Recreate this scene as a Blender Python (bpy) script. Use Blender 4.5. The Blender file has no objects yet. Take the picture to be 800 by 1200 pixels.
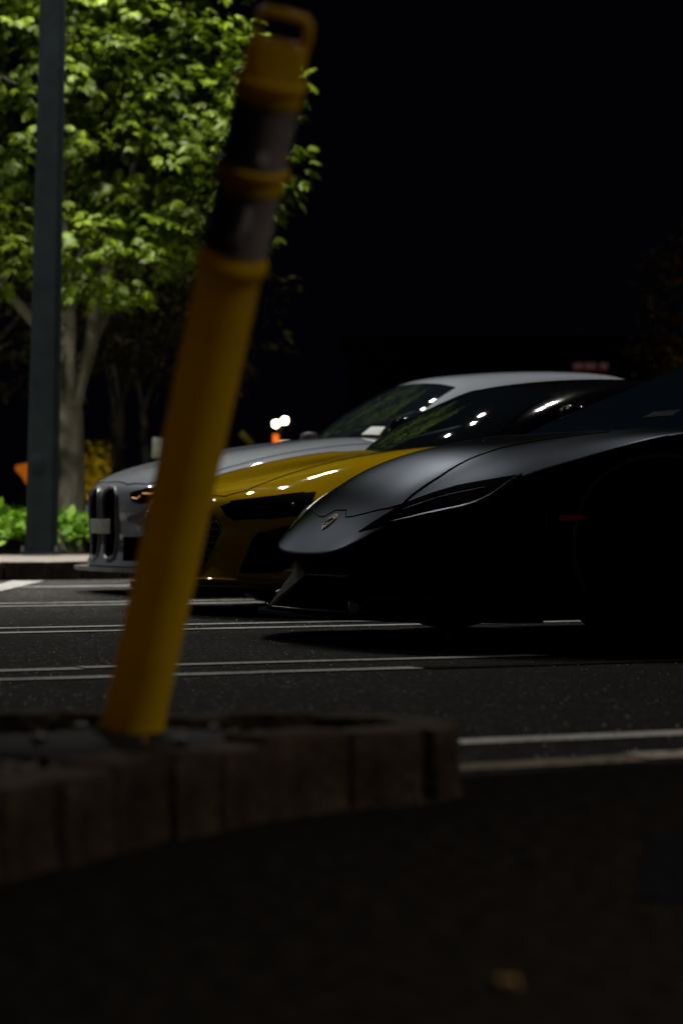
import bpy, bmesh, math, random
import numpy as np
from mathutils import Vector, Matrix
from mathutils.bvhtree import BVHTree
from mathutils.geometry import delaunay_2d_cdt

SC = bpy.context.scene
COL = SC.collection
R = math.radians
rng = np.random.default_rng(7)
random.seed(7)

# ------------------------------------------------------------------ camera, world, exposure
cam_d = bpy.data.cameras.new("camera")
cam = bpy.data.objects.new("camera", cam_d); COL.objects.link(cam)
cam.location = (0, 0, 0.48); cam.rotation_euler = (R(90), 0, 0)
cam_d.sensor_fit = 'VERTICAL'; cam_d.sensor_height = 36; cam_d.sensor_width = 24; cam_d.lens = 90
cam_d.clip_start = 0.05; cam_d.clip_end = 2000
cam_d.dof.use_dof = True; cam_d.dof.focus_distance = 9.7; cam_d.dof.aperture_fstop = 3.2
SC.camera = cam

world = bpy.data.worlds.new("World"); SC.world = world; world.use_nodes = True
wn = world.node_tree.nodes; wl = world.node_tree.links
bg = wn['Background']
sky = wn.new('ShaderNodeTexSky'); sky.sky_type = 'NISHITA'; sky.sun_disc = False
sky.sun_elevation = R(-6); sky.sun_rotation = R(200)
glow = wn.new('ShaderNodeMix'); glow.data_type = 'RGBA'; glow.blend_type = 'ADD'; glow.inputs[0].default_value = 1
wl.new(sky.outputs[0], glow.inputs[6]); glow.inputs[7].default_value = (.16, .155, .36, 1)      # faint town glow of the night sky
wl.new(glow.outputs[2], bg.inputs[0]); bg.inputs[1].default_value = 0.0035
SC.view_settings.view_transform = 'Standard'; SC.view_settings.look = 'None'
SC.view_settings.exposure = 0; SC.view_settings.gamma = 1
SC.cycles.use_denoising = True
SC.cycles.max_bounces = 8; SC.cycles.transparent_max_bounces = 6
SC.cycles.sample_clamp_indirect = 4; SC.cycles.sample_clamp_direct = 0
SC.cycles.caustics_reflective = False; SC.cycles.caustics_refractive = False

# direction of the parking bays: E runs along a bay (nose to tail of a car), N across them, away from the camera
TH = R(24.8); CE, SE = math.cos(TH), math.sin(TH)
def EN(s, o, z=0.0):
    return Vector((CE*s - SE*o, SE*s + CE*o, z))
def inv(X, Y):
    return (CE*X + SE*Y, -SE*X + CE*Y)

# ------------------------------------------------------------------ materials
def new_mat(name):
    m = bpy.data.materials.new(name); m.use_nodes = True
    nt = m.node_tree; return m, nt, nt.nodes, nt.links, nt.nodes['Principled BSDF']

def setp(b, **k):
    for key, v in k.items():
        b.inputs[key.replace('_', ' ')].default_value = v

def ramp(n, stops):
    r = n.new('ShaderNodeValToRGB'); e = r.color_ramp.elements
    while len(e) < len(stops): e.new(0.5)
    for el, (p, c) in zip(e, stops):
        el.position = p; el.color = (*c, 1) if len(c) == 3 else c
    return r

def noisy(name, c1, c2, scale=20, rough=0.8, metal=0.0, bump=0.0, bscale=None, rvar=0.0, detail=4, coat=0.0, spec=0.5, coords='Object', stretch=None):
    """Principled surface whose colour drifts between two near tones, with fine relief."""
    m, nt, n, l, b = new_mat(name)
    tc = n.new('ShaderNodeTexCoord'); mp = n.new('ShaderNodeMapping'); l.new(tc.outputs[coords], mp.inputs[0])
    if stretch: mp.inputs['Scale'].default_value = stretch
    no = n.new('ShaderNodeTexNoise'); no.inputs['Scale'].default_value = scale; no.inputs['Detail'].default_value = detail
    l.new(mp.outputs[0], no.inputs['Vector'])
    rp = ramp(n, [(0.3, c1), (0.7, c2)]); l.new(no.outputs['Fac'], rp.inputs[0]); l.new(rp.outputs[0], b.inputs['Base Color'])
    setp(b, Roughness=rough, Metallic=metal, Coat_Weight=coat, Specular_IOR_Level=spec)
    if coat: b.inputs['Coat Roughness'].default_value = 0.03
    if rvar:
        mr = n.new('ShaderNodeMapRange'); mr.inputs['To Min'].default_value = rough-rvar; mr.inputs['To Max'].default_value = rough+rvar
        l.new(no.outputs['Fac'], mr.inputs[0]); l.new(mr.outputs[0], b.inputs['Roughness'])
    if bump:
        n2 = n.new('ShaderNodeTexNoise'); n2.inputs['Scale'].default_value = bscale or scale*3; n2.inputs['Detail'].default_value = 6
        l.new(mp.outputs[0], n2.inputs['Vector'])
        bp = n.new('ShaderNodeBump'); bp.inputs['Strength'].default_value = bump; bp.inputs['Distance'].default_value = 0.01
        l.new(n2.outputs['Fac'], bp.inputs['Height']); l.new(bp.outputs[0], b.inputs['Normal'])
    return m

def mat_asphalt():
    m, nt, n, l, b = new_mat('asphalt')
    g = n.new('ShaderNodeNewGeometry')
    v = n.new('ShaderNodeTexVoronoi'); v.inputs['Scale'].default_value = 95; l.new(g.outputs['Position'], v.inputs['Vector'])
    big = n.new('ShaderNodeTexNoise'); big.inputs['Scale'].default_value = 0.9; big.inputs['Detail'].default_value = 6; big.inputs['Roughness'].default_value = .65
    l.new(g.outputs['Position'], big.inputs['Vector'])
    fine = n.new('ShaderNodeTexNoise'); fine.inputs['Scale'].default_value = 160; fine.inputs['Detail'].default_value = 3; l.new(g.outputs['Position'], fine.inputs['Vector'])
    rp = ramp(n, [(0.0, (0.010, 0.010, 0.010)), (0.55, (0.030, 0.0295, 0.029)), (0.8, (0.065, 0.064, 0.062)), (1.0, (0.30, 0.29, 0.28))])
    l.new(v.outputs['Color'], rp.inputs[0])
    mul = n.new('ShaderNodeMix'); mul.data_type = 'RGBA'; mul.blend_type = 'MULTIPLY'; mul.inputs[0].default_value = 1
    rb = ramp(n, [(0.3, (0.55, 0.55, 0.56)), (0.7, (1.1, 1.08, 1.05))]); l.new(big.outputs['Fac'], rb.inputs[0])
    l.new(rp.outputs[0], mul.inputs[6]); l.new(rb.outputs[0], mul.inputs[7])
    # colour runs from lighter bays by the walk to darker towards the drive lane
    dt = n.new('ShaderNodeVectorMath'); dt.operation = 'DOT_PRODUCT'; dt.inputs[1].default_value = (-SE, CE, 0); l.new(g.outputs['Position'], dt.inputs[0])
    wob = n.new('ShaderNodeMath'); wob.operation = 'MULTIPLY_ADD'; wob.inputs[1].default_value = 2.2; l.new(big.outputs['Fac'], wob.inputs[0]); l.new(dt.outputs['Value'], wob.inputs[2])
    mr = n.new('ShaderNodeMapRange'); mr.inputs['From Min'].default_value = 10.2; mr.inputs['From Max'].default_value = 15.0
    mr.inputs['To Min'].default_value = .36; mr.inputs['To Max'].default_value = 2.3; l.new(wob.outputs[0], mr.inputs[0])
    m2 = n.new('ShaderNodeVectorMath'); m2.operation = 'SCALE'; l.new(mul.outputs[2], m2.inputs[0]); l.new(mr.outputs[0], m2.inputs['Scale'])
    ck = n.new('ShaderNodeTexVoronoi'); ck.feature = 'DISTANCE_TO_EDGE'; ck.inputs['Scale'].default_value = .42
    wp = n.new('ShaderNodeVectorMath'); wp.operation = 'MULTIPLY_ADD'; wp.inputs[1].default_value = (.9, .9, .9); l.new(big.outputs['Color'], wp.inputs[0]); l.new(g.outputs['Position'], wp.inputs[2]); l.new(wp.outputs[0], ck.inputs['Vector'])
    cr_ = ramp(n, [(0.0, (.18, .18, .18)), (0.004, (.3, .3, .3)), (0.010, (1, 1, 1))]); l.new(ck.outputs['Distance'], cr_.inputs[0])
    oil = n.new('ShaderNodeTexNoise'); oil.inputs['Scale'].default_value = .55; oil.inputs['Detail'].default_value = 3; l.new(g.outputs['Position'], oil.inputs['Vector'])
    ol = ramp(n, [(0.34, (.45, .45, .45)), (0.44, (1, 1, 1))]); l.new(oil.outputs['Fac'], ol.inputs[0])
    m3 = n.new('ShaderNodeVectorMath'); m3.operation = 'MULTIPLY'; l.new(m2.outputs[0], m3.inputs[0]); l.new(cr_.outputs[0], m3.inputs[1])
    m4 = n.new('ShaderNodeVectorMath'); m4.operation = 'MULTIPLY'; l.new(m3.outputs[0], m4.inputs[0]); l.new(ol.outputs[0], m4.inputs[1])
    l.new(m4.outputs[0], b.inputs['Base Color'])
    # cracks
    bp = n.new('ShaderNodeBump'); bp.inputs['Strength'].default_value = 0.9; bp.inputs['Distance'].default_value = 0.004
    ad = n.new('ShaderNodeMath'); ad.operation = 'ADD'; l.new(v.outputs['Distance'], ad.inputs[0]); l.new(fine.outputs['Fac'], ad.inputs[1])
    l.new(ad.outputs[0], bp.inputs['Height']); l.new(bp.outputs[0], b.inputs['Normal'])
    # some grains are glassy
    rr = ramp(n, [(0.0, (.85,)*3), (0.93, (.8,)*3), (0.97, (.25,)*3)]); sep = n.new('ShaderNodeSeparateColor'); l.new(v.outputs['Color'], sep.inputs[0])
    l.new(sep.outputs[1], rr.inputs[0]); l.new(rr.outputs[0], b.inputs['Roughness'])
    setp(b, Specular_IOR_Level=0.03)
    return m

def mat_paintline():
    m, nt, n, l, b = new_mat('worn_white_paint')
    g = n.new('ShaderNodeNewGeometry')
    no = n.new('ShaderNodeTexNoise'); no.inputs['Scale'].default_value = 45; no.inputs['Detail'].default_value = 8; no.inputs['Roughness'].default_value = .75
    l.new(g.outputs['Position'], no.inputs['Vector'])
    n2 = n.new('ShaderNodeTexNoise'); n2.inputs['Scale'].default_value = 4; n2.inputs['Detail'].default_value = 3; l.new(g.outputs['Position'], n2.inputs['Vector'])
    ad = n.new('ShaderNodeMath'); ad.operation = 'MULTIPLY_ADD'; ad.inputs[1].default_value = .45; l.new(n2.outputs['Fac'], ad.inputs[0]); l.new(no.outputs['Fac'], ad.inputs[2])
    rp = ramp(n, [(0.60, (0.05, 0.05, 0.048)), (0.67, (0.42, 0.42, 0.41)), (0.9, (0.74, 0.74, 0.72))]); l.new(ad.outputs[0], rp.inputs[0])
    l.new(rp.outputs[0], b.inputs['Base Color']); setp(b, Roughness=0.75)
    bp = n.new('ShaderNodeBump'); bp.inputs['Strength'].default_value = .5; bp.inputs['Distance'].default_value = .003
    l.new(no.outputs['Fac'], bp.inputs['Height']); l.new(bp.outputs[0], b.inputs['Normal'])
    return m

def mat_leaf(name, dark, light, trans=0.35):
    m, nt, n, l, b = new_mat(name)
    g = n.new('ShaderNodeNewGeometry')
    cl = n.new('ShaderNodeTexNoise'); cl.inputs['Scale'].default_value = 2.2; cl.inputs['Detail'].default_value = 3; l.new(g.outputs['Position'], cl.inputs['Vector'])
    ad = n.new('ShaderNodeMath'); ad.operation = 'MULTIPLY_ADD'; ad.inputs[1].default_value = .45
    l.new(g.outputs['Random Per Island'], ad.inputs[0]); l.new(cl.outputs['Fac'], ad.inputs[2])
    rp = ramp(n, [(0.35, dark), (1.0, light)]); l.new(ad.outputs[0], rp.inputs[0]); l.new(rp.outputs[0], b.inputs['Base Color'])
    setp(b, Roughness=0.5, Specular_IOR_Level=0.35)
    tr = n.new('ShaderNodeBsdfTranslucent'); l.new(rp.outputs[0], tr.inputs[0])
    mx = n.new('ShaderNodeMixShader'); mx.inputs[0].default_value = trans
    l.new(b.outputs[0], mx.inputs[1]); l.new(tr.outputs[0], mx.inputs[2]); l.new(mx.outputs[0], n['Material Output'].inputs[0])
    return m

def mat_emit(name, c, s):
    m, nt, n, l, b = new_mat(name)
    setp(b, Base_Color=(*c, 1), Roughness=.4); b.inputs['Emission Color'].default_value = (*c, 1); b.inputs['Emission Strength'].default_value = s
    return m

def mat_plain(name, c, rough=.5, metal=0, coat=0, spec=.5, var=.15, scale=30, bump=0.0):
    c2 = tuple(min(1, x*(1+var)) for x in c); c1 = tuple(x*(1-var) for x in c)
    return noisy(name, c1, c2, scale, rough, metal, coat=coat, spec=spec, rvar=min(.05, rough*.3), bump=bump)

def mat_postplastic():
    m, nt, n, l, b = new_mat('yellow_post_plastic')
    tc = n.new('ShaderNodeTexCoord')
    no = n.new('ShaderNodeTexNoise'); no.inputs['Scale'].default_value = 9; no.inputs['Detail'].default_value = 7; no.inputs['Roughness'].default_value = .7
    l.new(tc.outputs['Object'], no.inputs['Vector'])
    rp = ramp(n, [(0.26, (0.50, 0.27, 0.010)), (0.36, (0.82, 0.56, 0.010)), (0.50, (0.92, 0.66, 0.012)), (0.75, (0.96, 0.74, 0.016))]); l.new(no.outputs['Fac'], rp.inputs[0])
    l.new(rp.outputs[0], b.inputs['Base Color']); setp(b, Roughness=.42)
    tr = n.new('ShaderNodeBsdfTranslucent'); l.new(rp.outputs[0], tr.inputs[0])
    mx = n.new('ShaderNodeMixShader'); mx.inputs[0].default_value = .50
    l.new(b.outputs[0], mx.inputs[1]); l.new(tr.outputs[0], mx.inputs[2]); l.new(mx.outputs[0], n['Material Output'].inputs[0])
    bp = n.new('ShaderNodeBump'); bp.inputs['Strength'].default_value = .25; bp.inputs['Distance'].default_value = .004
    l.new(no.outputs['Fac'], bp.inputs['Height']); l.new(bp.outputs[0], b.inputs['Normal'])
    return m

M = {}
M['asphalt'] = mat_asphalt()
M['line'] = mat_paintline()
M['patch'] = noisy('asphalt_patch', (.006, .0065, .008), (.013, .014, .017), 60, .9, bump=.8, bscale=150, spec=0)
M['soil'] = noisy('dark_mulch', (.012, .008, .006), (.045, .032, .022), 40, .95, bump=1.0, bscale=70)
M['stone'] = noisy('kerb_granite', (.015, .011, .008), (.060, .044, .031), 14, .85, bump=.9, bscale=60, spec=.08)
M['stone2'] = noisy('kerb_granite_red', (.016, .011, .008), (.056, .040, .030), 12, .85, bump=.9, bscale=60, spec=.08)
M['mortar'] = noisy('mortar', (.03, .028, .025), (.07, .065, .06), 40, .95, bump=.6)
M['pave'] = noisy('concrete_walk', (.22, .20, .18), (.38, .35, .31), 9, .85, bump=.4, bscale=90)
M['bark'] = noisy('grey_bark', (.07, .058, .047), (.36, .32, .27), 5, .9, bump=1.5, bscale=22, stretch=(1, 1, .35))
M['bark2'] = noisy('dark_bark', (.05, .04, .03), (.14, .11, .09), 7, .9, bump=1.0, bscale=16, stretch=(1, 1, .35))
M['leaf'] = mat_leaf('tree_leaf', (.025, .06, .004), (.24, .34, .012))
M['leaf_dark'] = mat_leaf('dark_tree_leaf', (.07, .065, .02), (.20, .16, .06), .3)
M['cover'] = mat_leaf('ground_cover_leaf', (.09, .24, .012), (.32, .60, .035), .3)
M['polemetal'] = noisy('pole_paint', (.009, .014, .016), (.016, .024, .027), 6, .75, 0, bump=.15, spec=.1)
M['metal'] = mat_plain('fixture_grey', (.12, .12, .125), .45, .3)
M['grey_paint'] = mat_plain('blue_grey_car_paint', (.25, .275, .32), .5, .1, coat=1.0, spec=0, var=.03, scale=400)
M['yellow_paint'] = mat_plain('yellow_car_paint', (.74, .46, .004), .55, 0, coat=1.0, spec=0, var=.03, scale=400)
M['satin'] = mat_plain('satin_charcoal_wrap', (.034, .044, .062), .29, 1.0, var=.05, scale=500)
def satin_sheen(m, fac, c, gc, rough):
    """vinyl wrap: near-black body colour under an even, soft sheen"""
    nt = m.node_tree; n, l = nt.nodes, nt.links; out = n['Material Output']
    gl_ = n.new('ShaderNodeBsdfAnisotropic'); gl_.distribution = 'BECKMANN'; gl_.inputs['Color'].default_value = (*gc, 1); gl_.inputs['Roughness'].default_value = rough
    m1 = n.new('ShaderNodeMixShader'); m1.inputs[0].default_value = .95; l.new(n['Principled BSDF'].outputs[0], m1.inputs[1]); l.new(gl_.outputs[0], m1.inputs[2])
    d = n.new('ShaderNodeBsdfDiffuse'); d.inputs[0].default_value = (*c, 1); mx = n.new('ShaderNodeMixShader'); mx.inputs[0].default_value = fac
    l.new(m1.outputs[0], mx.inputs[1]); l.new(d.outputs[0], mx.inputs[2]); l.new(mx.outputs[0], out.inputs[0])
satin_sheen(M['satin'], .3, (.004, .0045, .006), (.050, .058, .072), .35)
M['blue_glass'] = mat_plain('dark_blue_windscreen', (.010, .022, .038), .05, 0, spec=.25, var=.1)  # dark bluish base colour for the supercar's windscreen
M['arch_trim'] = mat_plain('bronze_arch_edge', (.55, .42, .25), .6)
M['gloss_black'] = mat_plain('gloss_black', (.006, .006, .007), .08, 0, coat=.5)
M['matt_black'] = mat_plain('matt_black_plastic', (.010, .010, .011), .55)
M['duct'] = mat_plain('duct_black', (.005, .005, .0055), .8, spec=.12)
M['void'] = mat_plain('dark_opening', (.004, .004, .004), .9, spec=.1)
M['seam'] = mat_plain('shut_line', (.002, .002, .002), .9, spec=.05)
M['rubber'] = mat_plain('tyre_rubber', (.012, .012, .0135), .85, bump=.2, spec=.2)
M['rim'] = mat_plain('dark_alloy', (.035, .035, .038), .35, .8)
M['glass'] = mat_plain('tinted_glass', (.006, .009, .013), .03, 0, spec=.10, var=.02)
M['lens'] = mat_plain('smoked_lens', (.01, .01, .011), .07, 0, coat=.6)
M['grey_trim'] = mat_plain('grey_trim', (.26, .265, .28), .35, .4)
M['label_dim'] = mat_plain('dim_sticker', (.08, .09, .09), .9, spec=0, var=.3, scale=60)
M['gold'] = mat_plain('gold_enamel', (1, .62, .16), .45, .2)
M['satin_edge'] = mat_plain('brushed_edge', (.40, .38, .35), .35, .5)
M['crest'] = mat_plain('crest_black', (.02, .018, .014), .3)
M['plate'] = mat_plain('pale_plate', (.26, .25, .245), .5, var=.3, scale=25)
M['paper'] = mat_plain('paper_sticker', (.62, .66, .62), .7, var=.12, scale=60)
M['amber'] = mat_emit('amber_daylight_strip', (1.0, .42, .06), .35)
M['amber_lens'] = mat_plain('amber_reflector', (.6, .2, .02), .2)
M['red_lens'] = mat_emit('red_side_marker', (.7, .01, .008), .012)
M['post'] = mat_postplastic()
M['band'] = noisy('grey_reflective_band', (.22, .19, .195), (.34, .30, .31), 25, .45, bump=.2, bscale=200)
M['scuff'] = noisy('pale_scuff', (.84, .84, .83), (.92, .92, .91), 60, .5, bump=.5)
M['dry_leaf'] = mat_plain('dry_leaf', (.24, .15, .05), .8, var=.3, spec=.1)
M['white_sign'] = mat_plain('white_sign', (.75, .75, .74), .5)
M['orange_sign'] = mat_emit('lit_orange_panel', (1.0, .24, .01), .22)
M['orange_small'] = mat_emit('lit_orange_marker', (1.0, .17, .01), 1.1)
M['lamp_hot'] = mat_emit('lit_lamp_face', (1.0, .80, .50), 22)
M['tube_lit'] = mat_emit('low_lit_strip', (1.0, .72, .45), 1.6)
M['sign_pink'] = mat_emit('dim_pink_letters', (.9, .45, .42), .035)
M['sign_red'] = mat_emit('dim_red_panel', (.5, .02, .02), .010)
M['brick'] = noisy('dark_brick', (.05, .025, .02), (.10, .055, .045), 8, .9, bump=.3)
M['yellow_board'] = mat_plain('yellow_board', (.6, .42, .03), .5)
M['land'] = noisy('dark_turf', (.012, .018, .006), (.03, .04, .014), 2, .95, bump=.5)

# ------------------------------------------------------------------ object helpers
def tag(o, label=None, cat=None, group=None, kind=None):
    if label: o['label'] = label
    if cat: o['category'] = cat
    if group: o['group'] = group
    if kind: o['kind'] = kind
    return o

def empty(name, loc, rz=0.0, parent=None):
    o = bpy.data.objects.new(name, None); COL.objects.link(o)
    o.location = loc; o.rotation_euler = (0, 0, rz); o.empty_display_size = .1
    if parent: o.parent = parent
    return o

def link_mesh(name, me, mat=None, parent=None, loc=None, smooth=True, sharp=None):
    o = bpy.data.objects.new(name, me); COL.objects.link(o)
    if mat is not None and not me.materials: me.materials.append(mat)
    if smooth: me.polygons.foreach_set('use_smooth', [True]*len(me.polygons))
    if sharp: me.set_sharp_from_angle(angle=R(sharp))
    if parent: o.parent = parent
    if loc is not None: o.location = loc
    return o

def mk(name, verts, faces, mat=None, parent=None, loc=None, smooth=False, sharp=None):
    me = bpy.data.meshes.new(name)
    me.from_pydata([tuple(v) for v in verts], [], [tuple(f) for f in faces]); me.update()
    return link_mesh(name, me, mat, parent, loc, smooth, sharp)

def bm_obj(name, bm, mat=None, parent=None, loc=None, smooth=False, sharp=None):
    me = bpy.data.meshes.new(name); bmesh.ops.recalc_face_normals(bm, faces=bm.faces[:]); bm.to_mesh(me); bm.free()
    return link_mesh(name, me, mat, parent, loc, smooth, sharp)

def bm_box(bm, cx, cy, cz, sx, sy, sz, rz=0, bevel=0.0, mtx=None):
    r = bmesh.ops.create_cube(bm, size=1)
    vs = r['verts']; bmesh.ops.scale(bm, vec=(sx, sy, sz), verts=vs)
    if bevel:
        es = list({e for v in vs for e in v.link_edges})
        rb = bmesh.ops.bevel(bm, geom=es, offset=bevel, segments=2, affect='EDGES', profile=.6)
        vs = list({v for f in rb['faces'] for v in f.verts} | {v for v in vs if v.is_valid})
    m = (mtx or Matrix.Identity(4)) @ Matrix.Translation((cx, cy, cz)) @ Matrix.Rotation(rz, 4, 'Z')
    bmesh.ops.transform(bm, matrix=m, verts=vs)
    return vs

def box_obj(name, c, s, mat, parent=None, rz=0, bevel=0.0, loc=None):
    bm = bmesh.new(); bm_box(bm, *c, *s, rz, bevel)
    return bm_obj(name, bm, mat, parent, loc, smooth=bool(bevel), sharp=40 if bevel else None)

def tube_mesh(pts, radii, seg=10, caps=True):
    pts = [Vector(p) for p in pts]; V = []; F = []
    if not hasattr(radii, '__len__'): radii = [radii]*len(pts)
    up = Vector((0, 0, 1)); prev = None
    for i, p in enumerate(pts):
        t = (pts[min(i+1, len(pts)-1)] - pts[max(i-1, 0)]).normalized()
        if prev is None:
            a = t.cross(up)
            if a.length < 1e-3: a = t.cross(Vector((1, 0, 0)))
            a.normalize()
        else:
            a = (prev - t*prev.dot(t)).normalized()
        prev = a; b = t.cross(a)
        for k in range(seg):
            an = 2*math.pi*k/seg
            V.append(p + (a*math.cos(an) + b*math.sin(an))*radii[i])
    for i in range(len(pts)-1):
        for k in range(seg):
            k2 = (k+1) % seg
            F.append((i*seg+k, i*seg+k2, (i+1)*seg+k2, (i+1)*seg+k))
    if caps:
        F.append(tuple(range(seg))[::-1]); F.append(tuple((len(pts)-1)*seg+k for k in range(seg)))
    return V, F

def tube(name, pts, radii, mat, parent=None, seg=10, caps=True, loc=None):
    V, F = tube_mesh(pts, radii, seg, caps)
    return mk(name, V, F, mat, parent, loc, smooth=True, sharp=50)

def lathe(name, prof, seg, mat, parent=None, axis='Z', loc=None, close=False):
    """prof = [(r, h), ...] turned round the axis."""
    V = []; F = []; n = len(prof)
    for k in range(seg):
        a = 2*math.pi*k/seg; c, s = math.cos(a), math.sin(a)
        for r, h in prof:
            V.append({'Z': (r*c, r*s, h), 'Y': (r*c, h, r*s), 'X': (h, r*c, r*s)}[axis])
    for k in range(seg):
        k2 = (k+1) % seg
        for i in range(n if close else n-1):
            i2 = (i+1) % n
            F.append((k*n+i, k2*n+i, k2*n+i2, k*n+i2))
    return mk(name, V, F, mat, parent, loc, smooth=True, sharp=40)

# ------------------------------------------------------------------ lamps that light the place
def area_head(parent, loc, power, size, col, aim=(0, 0, -1), name='lamp_light'):
    ld = bpy.data.lights.new(name, 'AREA'); ld.shape = 'RECTANGLE'; ld.size = size*.8; ld.size_y = size*.5
    ld.energy = power; ld.color = col
    o = bpy.data.objects.new(name, ld); COL.objects.link(o); o.parent = parent
    o.location = loc; o.rotation_euler = Vector(aim).to_track_quat('-Z', 'Y').to_euler()
    return o

def street_lamp(loc, height, arms, label, base_w=.26, top_w=.17, lean=(0, 0), power=150, col=(1, .95, .86), group='tall parking lot lamp posts', spread=180):
    root = empty('lamp_post', loc); tag(root, label, 'lamp post', group)
    bm = bmesh.new()
    n = 12; rings = []
    for i in range(n+1):
        t = i/n; w = base_w + (top_w-base_w)*min(1, t*1.6); h = w/2; c = h*.28
        ring = []
        for (a, b) in [(h, -h+c), (h, h-c), (h-c, h), (-h+c, h), (-h, h-c), (-h, -h+c), (-h+c, -h), (h-c, -h)]:
            ring.append(bm.verts.new((a + lean[0]*t*height, b + lean[1]*t*height, t*height)))
        rings.append(ring)
    for a, b in zip(rings, rings[1:]):
        for k in range(8): bm.faces.new((a[k], a[(k+1) % 8], b[(k+1) % 8], b[k]))
    bm.faces.new(rings[-1])
    bm_obj('pole', bm, M['polemetal'], root)
    box_obj('base_plate', (0, 0, .012), (base_w*1.25, base_w*1.25, .024), M['polemetal'], root, bevel=.006)
    for sx in (-1, 1):
        for sy in (-1, 1):
            lathe('anchor_bolt', [(0, 0), (.014, 0), (.014, .03), (.008, .05), (0, .05)], 8, M['metal'], root, loc=(sx*base_w*.55, sy*base_w*.55, .024))
    # service cover and band clips on the shaft
    box_obj('hand_hole_cover', (-.02, -base_w/2-.004+.008, .75), (.09, .012, .16), M['polemetal'], root, bevel=.003)
    tp = Vector((lean[0]*height, lean[1]*height, height))
    for (dx, dy) in arms:
        d = Vector((dx, dy, 0)); u = d.normalized()
        tube('lamp_arm', [tp - Vector((0, 0, .25)), tp - Vector((0, 0, .1)) + u*.2, tp + d*.8], [.035, .035, .03], M['polemetal'], root, 8)
        rz = math.atan2(dy, dx)
        h = box_obj('lamp_head', (0, 0, .05), (.62, .34, .09), M['metal'], root, bevel=.02)
        h.location = tp + d; h.rotation_euler = (0, 0, rz)
        area_head(h, (0, 0, -.012), power, .30, col).data.spread = R(spread)
    return root

# main lamp on the far walk (its shaft is in view), and unseen posts outside the frame, put in for their light
LAMP_COL = (1.0, .955, .87); MAIN_W = 48
street_lamp((-2.47, 21.1, .13), 8.2, [(.9*SE, -.9*CE), (-.95*CE, -.95*SE), (.95*CE, .95*SE)],
            'dark square steel lamp post rising from the pale walk in front of the lit tree', .25, .19, (.021, 0), 200, LAMP_COL, spread=150)
street_lamp((4.9, 17.3, 0), 6.7, [(-3.70, -1.75), (-3.45, -1.15)],
            'long armed lamp post standing behind the tail of the grey sedan', .24, .17, (0, 0), MAIN_W, LAMP_COL, spread=150)
street_lamp((-7.2, 18.2, .12), 7.0, [(.9, -.3)], 'added single armed lamp post, unseen, lighting the parked noses', .2, .15, (0, 0), 280, LAMP_COL, spread=129)  # unseen lamp, added to brighten the sedan and coupe fronts
street_lamp((5.6, 1.3, 0), 5.4, [(-.8, .1)], 'added short lamp post, unseen, lighting the yellow post and its island', .2, .15, (0, 0), 285, (1, .86, .72), spread=108)  # unseen lamp, added to brighten the leaning post and near kerb

street_lamp((9.6, 37.0, 0), 6.0, [(-.9, 0)], 'added amber lamp post, unseen, lighting the dim brownish tree', .2, .15, (0, 0), 75, (1, .62, .22))  # unseen lamp, added so the far tree shows

# ------------------------------------------------------------------ ground
def sheet(name, pts, z, mat, parent=None, kind='structure'):
    return mk(name, [(p[0], p[1], z) for p in pts], [tuple(range(len(pts)))], mat, parent) if parent else \
        tag(mk(name, [(p[0], p[1], z) for p in pts], [tuple(range(len(pts)))], mat), None, None, None, kind)

KERB_O = 17.25
def far_edge(s, o): v = EN(s, o); return (v.x, v.y)
ground = sheet('terrain', [(-600, -300), (600, -300), (600, 900), (-600, 900)], -.012, M['land'])
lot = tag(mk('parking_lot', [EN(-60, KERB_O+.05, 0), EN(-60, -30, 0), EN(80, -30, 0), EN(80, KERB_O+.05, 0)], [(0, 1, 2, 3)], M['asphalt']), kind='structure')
# darker asphalt sheet and a patch near the camera
M['lane'] = noisy('lane_dark_asphalt', (.006, .0055, .005), (.020, .018, .016), 30, .85, bump=.9, bscale=140, spec=0, coords='Object')
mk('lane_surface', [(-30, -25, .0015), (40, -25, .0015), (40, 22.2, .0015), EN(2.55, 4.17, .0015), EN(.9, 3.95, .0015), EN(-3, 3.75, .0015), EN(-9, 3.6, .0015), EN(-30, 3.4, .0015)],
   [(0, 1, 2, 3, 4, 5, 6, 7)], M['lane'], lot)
mk('asphalt_patch', [(.36, 3.15, .004), (.95, 3.1, .004), (1.0, 3.72, .004), (.46, 3.78, .004)], [(0, 1, 2, 3)], M['patch'], lot)

def line_strip(s0, s1, o0, o1=None, w=.10, name='painted_line', seg=.35, z=.004):
    """A painted line along the bays, its edges slightly uneven."""
    if o1 is None: o1 = o0
    n = max(2, int(abs(s1-s0)/seg)); V = []; F = []
    for i in range(n+1):
        t = i/n; s = s0+(s1-s0)*t; o = o0+(o1-o0)*t + .006*math.sin(i*1.3+o0*5)
        ww = w*(1+.10*math.sin(i*2.1+o0))
        V += [EN(s, o-ww/2, z), EN(s, o+ww/2, z)]
    for i in range(n): F.append((2*i, 2*i+2, 2*i+3, 2*i+1))
    return mk(name, V, F, M['line'], lot)

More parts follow.
